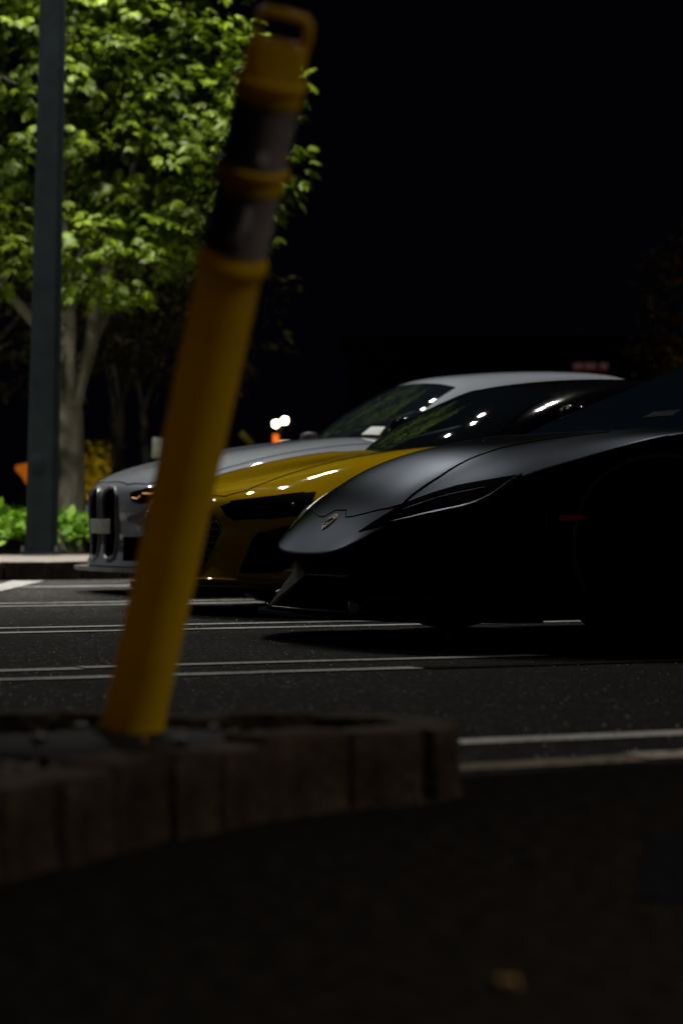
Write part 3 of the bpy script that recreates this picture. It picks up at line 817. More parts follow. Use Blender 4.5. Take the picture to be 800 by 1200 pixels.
def finish_body(me, paint, parent, name='body', sharp=38):
    # slot 0 is paint
    if len(me.materials) == 0: me.materials.append(paint)
    else: me.materials[0] = paint
    return link_mesh(name, me, None, parent, smooth=True, sharp=sharp)
CARS = {}

def car_root(name, s0, oc, label, cat):
    e = empty(name, EN(s0, oc, 0), TH); return tag(e, label, cat)

# ================================================================== black wedge supercar (nearest)
def build_super():
    A = [0, .06, .14, .26, .42, .62, .85, 1.10, 1.4, 1.8, 2.3, 2.8, 3.3, 3.8, 4.2, 4.42]
    B = [0, .16, .32, .56, .80, 1]
    W = [[(0, .86), (.5, .93), (1.6, .95), (3.6, .97), (4.42, .90)],
         [(0, .86), (.4, .94), (1.6, .94), (3.6, .98), (4.42, .90)],
         [(0, .80), (.4, .93), (1.6, .95), (3.6, .99), (4.42, .91)],
         [(0, .77), (.3, .89), (.9, .96), (1.6, .93), (3.4, 1.0), (4.42, .92)],
         [(0, .86), (.14, .88), (.42, .89), (.85, .90), (1.6, .86), (3.4, .95), (4.42, .90)]]
    Z = [[(0, .10), (.6, .11), (4, .13), (4.42, .22)],
         [(0, .155), (.3, .16), (.6, .24), (3.8, .25), (4.42, .30)],
         [(0, .25), (.4, .30), (.8, .42), (3.6, .45), (4.42, .45)],
         [(0, .30), (.2, .40), (.6, .52), (.95, .62), (1.6, .62), (3.4, .68), (4.42, .66)],
         [(0, .47), (.14, .52), (.42, .585), (.62, .635), (.85, .70), (1.1, .72), (1.6, .73), (2.4, .78), (3.4, .84), (4.42, .80)]]
    tail = [(2.3, .85), (2.9, .95), (3.6, .95), (4.42, .84)]; tail3 = [(2.3, .83), (2.9, .91), (3.6, .91), (4.42, .83)]
    Top = [[(0, .318), (.06, .385), (.14, .468), (.26, .570), (.42, .668), (.62, .732), (.85, .762), (1.1, .795), (1.4, .81)] + tail,
           [(0, .320), (.06, .385), (.14, .468), (.26, .570), (.42, .667), (.62, .730), (.85, .760), (1.1, .788), (1.4, .80)] + tail,
           [(0, .342), (.06, .398), (.14, .466), (.26, .566), (.42, .655), (.62, .716), (.85, .760), (1.1, .80), (1.4, .81)] + tail,
           [(0, .437), (.06, .490), (.14, .538), (.26, .600), (.42, .660), (.62, .710), (.85, .753), (1.1, .785), (1.4, .80)] + tail3,
           [(0, .480), (.06, .522), (.14, .560), (.26, .608), (.42, .652), (.62, .698), (.85, .748), (1.1, .778), (1.4, .795)] + tail3,
           []]
    Z[4] = [(0, .505), (.14, .555), (.26, .600), (.42, .640), (.62, .682), (.85, .735), (1.1, .770), (1.6, .80), (1.9, .80), (2.4, .78), (3.4, .84), (4.42, .80)]
    W[4] = [(0, .70), (.26, .71), (.42, .74), (.62, .79), (.85, .86), (1.1, .88), (1.6, .86), (3.4, .95), (4.42, .90)]
    B = [0, .21, .465, .62, .85, 1]
    # nose plan: a pointed beak that sweeps back to the corners
    base = [-.02, -.02, .0, .09, .25, .42]; top = [-.02, -.018, -.004, .145, .27, .34]
    rc = [.05, .05, .04, .02, 0, 0]
    X0 = [[base[m]*.8+.0, base[m]*.85+.035, base[m]+.075+rc[m], base[m]+.06+rc[m]*1.6, top[m]] for m in range(6)]
    X1 = [[[.10, .04, 0, 0, .02][k]+[0, 0, .01, .04, .10, .2][m] for k in range(5)] for m in range(6)]
    me = cage_body(A, B, W, Z, Top, X0, X1, 1.1, .6, 3, boundary_crease({4: .92, 0: .5}))
    # cabin
    A2 = [0, .25, .6, 1.0, 1.5, 2.0, 2.65]; B2 = [0, .4, .75, 1]
    W2 = [[(0, .76), (.6, .84), (1.6, .82), (2.65, .60)], [(0, .68), (.6, .76), (1.6, .72), (2.65, .50)], [(0, .52), (.6, .58), (1.6, .54), (2.65, .40)]]
    rz = [(0, 1.13), (.25, 1.165), (.6, 1.18), (1.0, 1.15), (1.5, 1.10), (2.0, 1.03), (2.65, .90)]
    Z2 = [[(0, .66), (2.65, .70)], [(0, .90), (1.5, .93), (2.65, .82)], [(a, z-.045) for a, z in rz]]
    T2 = [rz, [(a, z-.004) for a, z in rz], [(a, z-.018) for a, z in rz], []]
    X2 = [[0, .52, 1.02], [.0, .53, 1.03], [.02, .55, 1.06], [.08, .62, 1.12]]
    me2 = cage_body(A2, B2, W2, Z2, T2, X2, [[0]*3]*4, 2.65, .5, 3, boundary_crease({2: .35}))
    me2.transform(Matrix.Translation((.90, 0, 0)))
    return me, me2

def build_sedan():
    A = [0, .05, .15, .35, .65, 1.0, 1.4, 1.9, 2.6, 3.4, 4.1, 4.6, 4.79]
    B = [0, .22, .46, .76, 1]
    W = [[(0, .84), (.5, .90), (4.3, .90), (4.79, .84)], [(0, .88), (.5, .93), (4.3, .93), (4.79, .86)], [(0, .88), (.5, .94), (1.9, .93), (4, .95), (4.79, .88)],
         [(0, .87), (.5, .93), (1, .94), (1.9, .92), (4, .94), (4.79, .87)], [(0, .80), (.5, .84), (1.0, .86), (1.9, .84), (4, .86), (4.79, .80)]]
    Z = [[(0, .165), (.6, .16), (4.5, .19), (4.79, .24)], [(0, .27), (.6, .30), (4.5, .32), (4.79, .36)], [(0, .45), (.6, .47), (4.79, .52)],
         [(0, .59), (.6, .64), (1.4, .70), (4.1, .76), (4.79, .74)],
         [(0, .655), (.35, .715), (.65, .765), (1.0, .81), (1.4, .84), (2.6, .89), (4.1, .95), (4.6, .95), (4.79, .90)]]
    c = [(0, .645), (.05, .677), (.15, .717), (.35, .772), (.65, .825), (1.0, .875), (1.4, .925), (1.6, .94), (2.6, .95), (3.4, 1.0), (4.1, 1.04), (4.6, 1.03), (4.79, .97)]
    Top = [c, [(a, z+.004) for a, z in c], [(a, z+.006-(.02 if a > 1.5 else 0)) for a, z in c], [(0, .640), (.05, .662), (.15, .70), (.35, .757), (.65, .815), (1.0, .86), (1.4, .895), (1.9, .90), (2.6, .93), (4.1, 1.0), (4.6, 1.0), (4.79, .95)], []]
    base = [0, .01, .05, .17, .36]
    X0 = [[base[m]+d for d in (-.01, .02, .005, .0, .045)] for m in range(5)]
    X1 = [[[.08, .02, 0, .02, .05][k]+[0, .01, .03, .1, .22][m] for k in range(5)] for m in range(5)]
    me = cage_body(A, B, W, Z, Top, X0, X1, 1.2, .7, 3, boundary_crease({4: .35, 0: .6}))
    A2 = [0, .4, .9, 1.5, 2.1, 2.6, 3.0]; B2 = [0, .4, .75, 1]
    W2 = [[(0, .72), (.6, .80), (2, .80), (3, .66)], [(0, .68), (.6, .73), (2, .73), (3, .62)], [(0, .58), (.6, .61), (2, .61), (3, .52)]]
    rz = [(0, 1.305), (.4, 1.34), (.9, 1.362), (1.5, 1.36), (2.1, 1.325), (2.6, 1.275), (3.0, 1.22)]
    Z2 = [[(0, .84), (3, .92)], [(0, 1.13), (3, 1.10)], [(a, z-.05) for a, z in rz]]
    T2 = [rz, [(a, z-.003) for a, z in rz], [(a, z-.016) for a, z in rz], []]
    X2 = [[0, .38, .70], [.03, .40, .72], [.08, .45, .77], [.20, .55, .87]]
    X3 = [[0, .30, .72], [.01, .31, .73], [.05, .35, .76], [.16, .44, .84]]
    me2 = cage_body(A2, B2, W2, Z2, T2, X2, X3, 2.4, 1.5, 3, boundary_crease({2: .3}))
    me2.transform(Matrix.Translation((1.38, 0, 0)))
    return me, me2

def build_coupe():
    A = [0, .05, .15, .35, .65, 1.0, 1.4, 1.9, 2.6, 3.3, 3.9, 4.3, 4.43]
    B = [0, .24, .48, .78, 1]
    W = [[(0, .86), (.5, .92), (4.0, .93), (4.43, .86)], [(0, .90), (.5, .95), (4.0, .96), (4.43, .88)], [(0, .90), (.5, .96), (1.9, .94), (3.4, .97), (4.43, .90)],
         [(0, .89), (.5, .955), (1, .965), (1.9, .93), (3.4, .97), (4.43, .90)], [(0, .84), (.5, .87), (1.0, .88), (1.9, .85), (3.4, .90), (4.43, .84)]]
    Z = [[(0, .13), (.6, .13), (4.0, .15), (4.43, .22)], [(0, .23), (.6, .26), (4.43, .34)], [(0, .38), (.6, .42), (4.43, .50)],
         [(0, .50), (.6, .57), (1.2, .62), (3.4, .70), (4.43, .68)],
         [(0, .545), (.15, .57), (.35, .60), (.65, .665), (1.0, .715), (1.9, .74), (3.3, .84), (4.0, .86), (4.43, .80)]]
    c = [(0, .545), (.05, .575), (.15, .605), (.35, .655), (.65, .715), (1.0, .765), (1.4, .80), (1.9, .84), (2.6, .92), (3.3, .97), (4.0, .95), (4.43, .86)]
    Top = [c, [(a, z+.002) for a, z in c],
           [(0, .548), (.05, .575), (.15, .61), (.35, .66), (.65, .728), (1.0, .785), (1.4, .815), (1.9, .82), (2.6, .88), (3.3, .95), (4.0, .94), (4.43, .86)],
           [(0, .55), (.05, .57), (.15, .60), (.35, .65), (.65, .73), (1.0, .79), (1.4, .80), (1.9, .80), (2.6, .86), (3.3, .92), (4.0, .92), (4.43, .85)], []]
    base = [0, .01, .045, .16, .36]
    X0 = [[base[m]+d for d in (.0, .02, .02, .01, .05)] for m in range(5)]
    X1 = [[[.08, .02, 0, .02, .05][k]+[0, .01, .03, .1, .22][m] for k in range(5)] for m in range(5)]
    me = cage_body(A, B, W, Z, Top, X0, X1, 1.2, .7, 3, boundary_crease({4: .35, 0: .6}))
    A2 = [0, .3, .7, 1.2, 1.8, 2.3, 2.8]; B2 = [0, .4, .75, 1]
    W2 = [[(0, .74), (.6, .82), (1.8, .80), (2.8, .62)], [(0, .68), (.6, .74), (1.8, .72), (2.8, .54)], [(0, .55), (.6, .58), (1.8, .54), (2.8, .44)]]
    rz = [(0, 1.11), (.3, 1.145), (.7, 1.165), (1.2, 1.155), (1.8, 1.10), (2.3, 1.03), (2.8, .94)]
    Z2 = [[(0, .70), (2.8, .76)], [(0, .95), (2.8, .86)], [(a, z-.045) for a, z in rz]]
    T2 = [rz, [(a, z-.003) for a, z in rz], [(a, z-.016) for a, z in rz], []]
    X2 = [[0, .34, .68], [.03, .36, .70], [.10, .42, .76], [.24, .55, .88]]
    me2 = cage_body(A2, B2, W2, Z2, T2, X2, [[0]*3]*4, 2.6, .5, 3, boundary_crease({2: .35}))
    me2.transform(Matrix.Translation((1.06, 0, 0)))
    return me, me2

def plan_plate(name, pts, z0, z1, mat, parent, bevel=.003):
    """A flat shaped plate: plan outline of one half (y<=0), mirrored."""
    full = pts + [(x, -y) for x, y in reversed(pts)]
    bm = bmesh.new(); a = [bm.verts.new((x, y, z0)) for x, y in full]; b = [bm.verts.new((x, y, z1)) for x, y in full]
    bm.faces.new(a); bm.faces.new(b[::-1]); n = len(full)
    for i in range(n): bm.faces.new((a[i], a[(i+1) % n], b[(i+1) % n], b[i]))
    bmesh.ops.triangulate(bm, faces=[f for f in bm.faces if len(f.verts) > 4])
    return bm_obj(name, bm, mat, parent)

def arch_cutters(xs, z, r):
    return [prism(circ(x, z, r), 'Y', -1.3, 1.3, M['void']) for x in xs]

def both(fn, pts):
    fn(pts); fn(mirror(pts))

def wing_mirror(parent, x, y, z, mat):
    s = -1 if y < 0 else 1
    bm = bmesh.new(); bmesh.ops.create_cube(bm, size=1)
    bmesh.ops.subdivide_edges(bm, edges=bm.edges[:], cuts=3, use_grid_fill=True)
    for v in bm.verts:
        c = v.co*2; l = max(abs(c.x), abs(c.y), abs(c.z)); q = c.normalized()*l; p = c.lerp(q, .6)
        v.co = Vector((p.x*.055*(1-.25*p.y*s)+.03*abs(p.y)*.5, p.y*.105, p.z*.062*(1-.2*p.y*s)))
    m = bm_obj('wing_mirror', bm, mat, parent, loc=(x, y, z), smooth=True)
    tube('mirror_arm', [(0.01, -s*.18, -.05), (0.01, -s*.06, -.02)], [.018, .014], M['matt_black'], m, 8)
    return m

def grille_bars(name, parent, x, y0, y1, z0, z1, nz, mat, ny=0, t=.006):
    bm = bmesh.new()
    for i in range(nz):
        z = z0+(z1-z0)*(i+.5)/nz; bm_box(bm, x, (y0+y1)/2, z, .02, abs(y1-y0), t)
    for i in range(ny):
        y = y0+(y1-y0)*(i+.5)/ny; bm_box(bm, x+.004, y, (z0+z1)/2, .02, t, z1-z0)
    return bm_obj(name, bm, mat, parent)

# ------------------------------------------------------------------ nearest car: matt charcoal supercar
def place_super():
    r = car_root('sports_car', 3.85, 8.65, 'low matt charcoal supercar nearest the camera with a pointed nose and gold crest', 'car')
    me, me2 = build_super(); sk = Skin(me); sk2 = Skin(me2)
    mid = [(-.345, .118), (.345, .118), (.175, .243), (-.175, .243)]
    side = [(-.40, .122), (-.76, .122), (-.66, .168), (-.60, .176), (-.41, .168)]
    cut = bool_cut(me, arch_cutters((.99, 3.57), .325, .350) + [prism(mid, 'X', -.3, .22, M['void']), prism(side, 'X', -.3, .50, M['void']), prism(mir2(side), 'X', -.3, .50, M['void'])])
    b = finish_body(cut, M['satin'], r)
    cb = finish_body(me2, M['satin'], r, 'roof')
    # front lip plate under the nose
    plan_plate('splitter', [(-.055, 0), (-.050, -.33), (.02, -.50), (.14, -.70), (.30, -.86), (.50, -.90), (.50, -.5), (.40, 0)], .096, .108, M['satin'], r)
    for pl in (mid, side, mir2(side)):
        g = 1.0
        f = ribbon('intake_frame', sk, [(0, y, z) for y, z in pl], .0060, M['satin_edge'], r, lift=.009, d=(1, 0, 0), closed=True, step=.03)
    for i, (y0, y1) in enumerate(((-.33, .33), (-.78, -.42), (.42, .78))):
        grille_bars('grille', r, .16 if i == 0 else .42, y0, y1, .125, .225 if i == 0 else .16, 4 if i == 0 else 2, M['matt_black'], 9 if i == 0 else 5)
    head = [(.075, -.305, .405), (.128, -.340, .445), (.21, -.383, .505), (.304, -.461, .55), (.368, -.518, .575), (.451, -.608, .595), (.521, -.675, .61),
            (.459, -.689, .57), (.406, -.692, .54), (.358, -.687, .516), (.313, -.644, .498), (.235, -.531, .474), (.153, -.422, .443), (.100, -.352, .413)]
    for pts in (head, mirror(head)):
        h = panel('headlight', sk, pts, M['lens'], r, lift=.0035, depth=.012, step=.025)
        s = 1 if pts is head else -1
        ribbon('light_strip', sk, [(.20, -.42*s, .48), (.30, -.52*s, .53), (.41, -.64*s, .565)], .010, M['grey_trim'], h, lift=.006, d=(.5, .3*s, -.7))
    for s in (-1, 1):      # lamp lower lip: a small shelf that faces the sky
        ln = [(.120, .385, .430), (.153, .425, .443), (.235, .534, .474), (.313, .648, .499), (.345, .680, .512), (.385, .700, .530), (.430, .700, .556), (.48, .690, .585), (.53, .69, .612)]
        V = []; F = []
        for i, (x, y, z) in enumerate(ln):
            w = [.003, .010, .022, .028, .020, .010, .007, .006, .003][i]; q = (.6, 1) if i < 4 else (0, 1)
            l_ = math.hypot(*q); ox, oy = -q[0]/l_*w, q[1]/l_*w
            V += [(x, s*(y-.004), z+.006), (x+ox*.5, s*(y+oy*.5), z+.007), (x+ox, s*(y+oy), z+.002), (x+ox*.6, s*(y+oy*.4), z-.018)]
        for i in range(len(ln)-1):
            for k in range(3):
                f = (4*i+k, 4*i+k+1, 4*i+k+5, 4*i+k+4); F.append(f if s < 0 else f[::-1])
        mk('headlight_lip', V, F, M['satin'], r, smooth=True, sharp=50)
    ins = [(.02, 0, .300), (.02, -.24, .310), (.06, -.33, .36), (.14, -.43, .405), (.27, -.62, .455), (.40, -.80, .46), (.42, -.82, .28), (.30, -.76, .195), (.09, -.393, .190), (.06, -.393, .118), (.04, -.358, .118), (.04, -.188, .258), (.03, 0, .258)]
    panel('nose_insert', sk, ins + [(x, -y, z) for x, y, z in reversed(ins[1:-1])], M['duct'], r, lift=.003, depth=.008, step=.035, d=(1, 0, 0), reach=.8)
    half = [(.147, 0), (.147, -.052), (.120, -.098), (.124, -.15), (.143, -.231), (.18, -.333), (.212, -.382), (.252, -.372), (.364, -.377), (.502, -.355), (.65, -.35), (.80, -.39), (.93, -.46), (1.0, -.50),
            (1.02, -.30), (1.02, 0)]
    out = [(x, y, .6) for x, y in half] + [(x, -y, .6) for x, y in reversed(half[1:-1])]
    hd = panel('bonnet', sk, out, M['satin'], r, lift=.0022, depth=.008, step=.035, d=(0, 0, -1), reach=.6)
    ribbon('bonnet_seam', sk, out, .0055, M['seam'], r, lift=.0034, d=(0, 0, -1), closed=True, step=.02, reach=.6)
    # crest on the beak
    d0 = Vector((.72, 0, -.69))
    sh = [(.060, 0), (.078, -.030), (.112, -.038), (.128, -.020), (.130, 0), (.128, .020), (.112, .038), (.078, .030)]
    def on(p, k=1.0): return [(.103+(x-.097)*k*.85, y*k*.85, .440+(x-.097)*k*.85) for x, y in p]
    cr = panel('crest', sk, on(sh), M['gold'], r, lift=.004, depth=.004, step=.012, d=d0)
    panel('crest_field', sk, on(sh, .90), M['crest'], cr, lift=.0055, depth=.002, step=.012, d=d0)
    ribbon('crest_beast', sk, on([(.082, .012), (.090, .020), (.100, .012), (.104, -.002), (.112, -.014), (.106, -.022), (.098, -.010), (.088, -.006), (.082, -.016)]), .010, M['gold'], cr, lift=.009, d=d0, step=.006)
    ws = [(1.20, -.66, .76), (1.06, -.42, .74), (.98, 0, .72), (1.06, .42, .74), (1.20, .66, .76), (1.80, .49, 1.10), (1.76, 0, 1.12), (1.80, -.49, 1.10)]
    panel('windscreen', sk2, ws, M['blue_glass'], r, lift=.004, depth=.015, step=.05, d=(.6, 0, -.8), reach=.6)
    sw = [(1.50, -.8, .86), (1.98, -.8, 1.06), (2.5, -.8, 1.085), (2.85, -.8, .98), (2.6, -.8, .87), (2.0, -.8, .85)]
    for pts in (sw, mirror(sw)):
        panel('side_window', sk2, pts, M['glass'], r, lift=.004, depth=.012, step=.06, d=(0, 1 if pts is sw else -1, 0), reach=.8)
    st = [(1.285, -.262, .84), (1.335, -.262, .862), (1.365, -.425, .858), (1.315, -.440, .832)]
    panel('windscreen_sticker', sk2, st, M['label_dim'], r, lift=.006, depth=.001, step=.03, d=(.6, 0, -.8))
    mk_ = [(.599, -.836, .468), (.677, -.874, .470), (.675, -.879, .457), (.596, -.842, .455)]
    for pts in (mk_, mirror(mk_)): panel('side_marker', sk, pts, M['red_lens'], r, lift=.009, depth=.006, step=.02)
    for y in (-.649, .649):
        lathe('corner_sensor', [(0, -.004), (.008, -.003), (.008, .004), (0, .006)], 12, M['amber_lens'], r, 'X', loc=(.290, y, .399))
    for s in (-1, 1):
        ribbon('door_seam', sk, [(1.36, s*.9, .22), (1.33, s*.9, .45), (1.38, s*.9, .70), (2.35, s*.9, .74), (2.45, s*.95, .50), (2.25, s*.95, .22)], .006, M['seam'], r, lift=.003, d=(0, -s, 0), reach=.5)
        arch = [(.99+.357*math.cos(t), s*.9, .325+.357*math.sin(t)) for t in np.linspace(math.pi*1.12, -.12*math.pi, 26)]
        ribbon('arch_lip', sk, arch, .016, M['arch_trim'], r, lift=.010, d=(0, -s, 0), reach=.5, step=.05)
        arch = [(3.57+.357*math.cos(t), s*.9, .325+.357*math.sin(t)) for t in np.linspace(math.pi*1.12, -.12*math.pi, 26)]
        ribbon('arch_lip', sk, arch, .016, M['arch_trim'], r, lift=.010, d=(0, -s, 0), reach=.5, step=.05)
        sc = [(2.62, s*.95, .40), (2.95, s*.95, .72), (3.12, s*.95, .74), (3.05, s*.95, .45)]
        panel('side_scoop', sk, sc if s < 0 else sc[::-1], M['void'], r, lift=.003, depth=.01, step=.06, d=(0, -s, 0), reach=.5)
        wheel(r, .99, s*.775, .325, .325, .24, 10, s); wheel(r, 3.57, s*.80, .328, .328, .29, 10, s)
        wing_mirror(r, 1.74, s*.93, .84, M['gloss_black'])
    tl = [(4.4, .45, .70), (4.4, .84, .71), (4.4, .86, .64), (4.4, .5, .65)]
    for pts in (tl, mirror(tl)): panel('tail_light', sk, pts, M['red_lens'], r, lift=.004, step=.05, d=(-1, 0, 0), reach=.6)
    box_obj('rear_spoiler', (4.22, 0, .90), (.22, 1.5, .02), M['matt_black'], r, bevel=.006)
    return r

# ------------------------------------------------------------------ middle car: yellow coupe, black roof
def place_coupe():
    r = car_root('coupe', 4.38, 11.5, 'glossy yellow coupe with a black roof, parked between the grey and charcoal cars', 'car')
    me, me2 = build_coupe(); sk = Skin(me); sk2 = Skin(me2)
    gr = [(-.335, .175), (.335, .175), (.50, .405), (.42, .485), (-.42, .485), (-.50, .405)]
    it = [(-.602, .203), (-.669, .355), (-.693, .380), (-.771, .400), (-.862, .432), (-.872, .33), (-.815, .232), (-.767, .203)]
    cut = bool_cut(me, arch_cutters((.95, 3.58), .345, .37) + [prism(gr, 'X', -.3, .24, M['void']), prism(it, 'X', -.3, .52, M['void']), prism(mir2(it), 'X', -.3, .52, M['void'])])
    finish_body(cut, M['yellow_paint'], r); finish_body(me2, M['gloss_black'], r, 'roof')
    plan_plate('splitter', [(-.035, 0), (-.03, -.35), (.05, -.60), (.20, -.84), (.50, -.93), (.50, -.5), (.40, 0)], .108, .138, M['matt_black'], r)
    ribbon('lip_trim', sk, [(.05, y, .168) for y in np.linspace(-.84, .84, 24)], .010, M['yellow_paint'], r, lift=.010, d=(1, 0, 0))
    for pl in (gr, it, mir2(it)):
        ribbon('intake_frame', sk, [(0, y, z) for y, z in pl], .008, M['gloss_black'], r, lift=.004, d=(1, 0, 0), closed=True, step=.03)
    grille_bars('grille', r, .12, -.44, .44, .19, .48, 9, M['matt_black'], 14)
    for s in (-1, 1): grille_bars('grille', r, .42, s*.62, s*.86, .21, .40, 4, M['matt_black'])
    hl = [(.105, -.468, .500), (.14, -.542, .527), (.207, -.637, .539), (.333, -.74, .558), (.436, -.797, .572), (.391, -.86, .519), (.361, -.869, .464), (.242, -.753, .447), (.127, -.573, .440), (.108, -.522, .462)]
    for pts in (hl, mirror(hl)):
        s = -1 if pts is hl else 1
        h = panel('headlight', sk, pts, M['lens'], r, lift=.004, depth=.014, step=.025)
        ribbon('headlight_brow', sk, [(.125, s*.52, .530), (.19, s*.62, .540), (.27, s*.70, .552), (.385, s*.775, .570)], .006, M['grey_trim'], h, lift=.007, d=(.8, -s*.5, -.3))
        for k in range(4):
            t = k/3; lathe('projector', [(0, -.003), (.012, -.002), (.014, .004), (.004, .006), (0, .006)], 10, M['grey_trim'], h, 'X', loc=(.155+.16*t, s*(.605+.20*t), .485+.008*k))
    half = [(.085, 0), (.095, -.30), (.13, -.45), (.209, -.515), (.315, -.50), (.472, -.47), (.70, -.46), (1.0, -.50), (1.12, -.52), (1.10, -.3), (1.06, 0)]
    out = [(x, y, .6) for x, y in half] + [(x, -y, .6) for x, y in reversed(half[1:-1])]
    panel('bonnet', sk, out, M['yellow_paint'], r, lift=.0022, depth=.008, step=.04, d=(0, 0, -1), reach=.6)
    ribbon('bonnet_seam', sk, out, .005, M['seam'], r, lift=.0034, d=(0, 0, -1), closed=True, step=.02, reach=.6)
    ws = [(1.36, -.68, .80), (1.22, -.42, .78), (1.14, 0, .77), (1.22, .42, .78), (1.36, .68, .80), (1.80, .52, 1.075), (1.76, 0, 1.09), (1.80, -.52, 1.075)]
    panel('windscreen', sk2, ws, M['glass'], r, lift=.004, depth=.015, step=.05, d=(.6, 0, -.8), reach=.6)
    sw = [(1.62, -.8, .88), (2.0, -.8, 1.06), (2.5, -.8, 1.09), (2.95, -.8, .96), (2.6, -.8, .87), (2.0, -.8, .86)]
    for pts in (sw, mirror(sw)):
        panel('side_window', sk2, pts, M['glass'], r, lift=.004, depth=.012, step=.06, d=(0, 1 if pts is sw else -1, 0), reach=.8)
    # ring badge-free nose; black side blade, seams, wheels
    for s in (-1, 1):
        ribbon('door_seam', sk, [(1.42, s*.9, .20), (1.38, s*.9, .45), (1.42, s*.9, .72), (2.45, s*.9, .76), (2.55, s*.95, .50), (2.35, s*.95, .20)], .006, M['seam'], r, lift=.003, d=(0, -s, 0), reach=.5)
        for ax in (.95, 3.58):
            ribbon('arch_lip', sk, [(ax+.378*math.cos(t), s*.9, .345+.378*math.sin(t)) for t in np.linspace(math.pi*1.1, -.1*math.pi, 26)], .012, M['yellow_paint'], r, lift=.010, d=(0, -s, 0), reach=.5, step=.05)
        bl = [(2.60, s*.95, .32), (2.72, s*.95, .80), (2.98, s*.95, .82), (2.90, s*.95, .32)]
        panel('side_blade', sk, bl if s < 0 else bl[::-1], M['gloss_black'], r, lift=.006, depth=.012, step=.06, d=(0, -s, 0), reach=.5)
        wheel(r, .95, s*.795, .34, .34, .25, 10, s); wheel(r, 3.58, s*.81, .345, .345, .30, 10, s)
        wing_mirror(r, 1.72, s*.95, .93, M['gloss_black'])
    tl = [(4.4, .42, .70), (4.4, .86, .71), (4.4, .86, .64), (4.4, .45, .64)]
    for pts in (tl, mirror(tl)): panel('tail_light', sk, pts, M['red_lens'], r, lift=.004, step=.05, d=(-1, 0, 0), reach=.6)
    return r

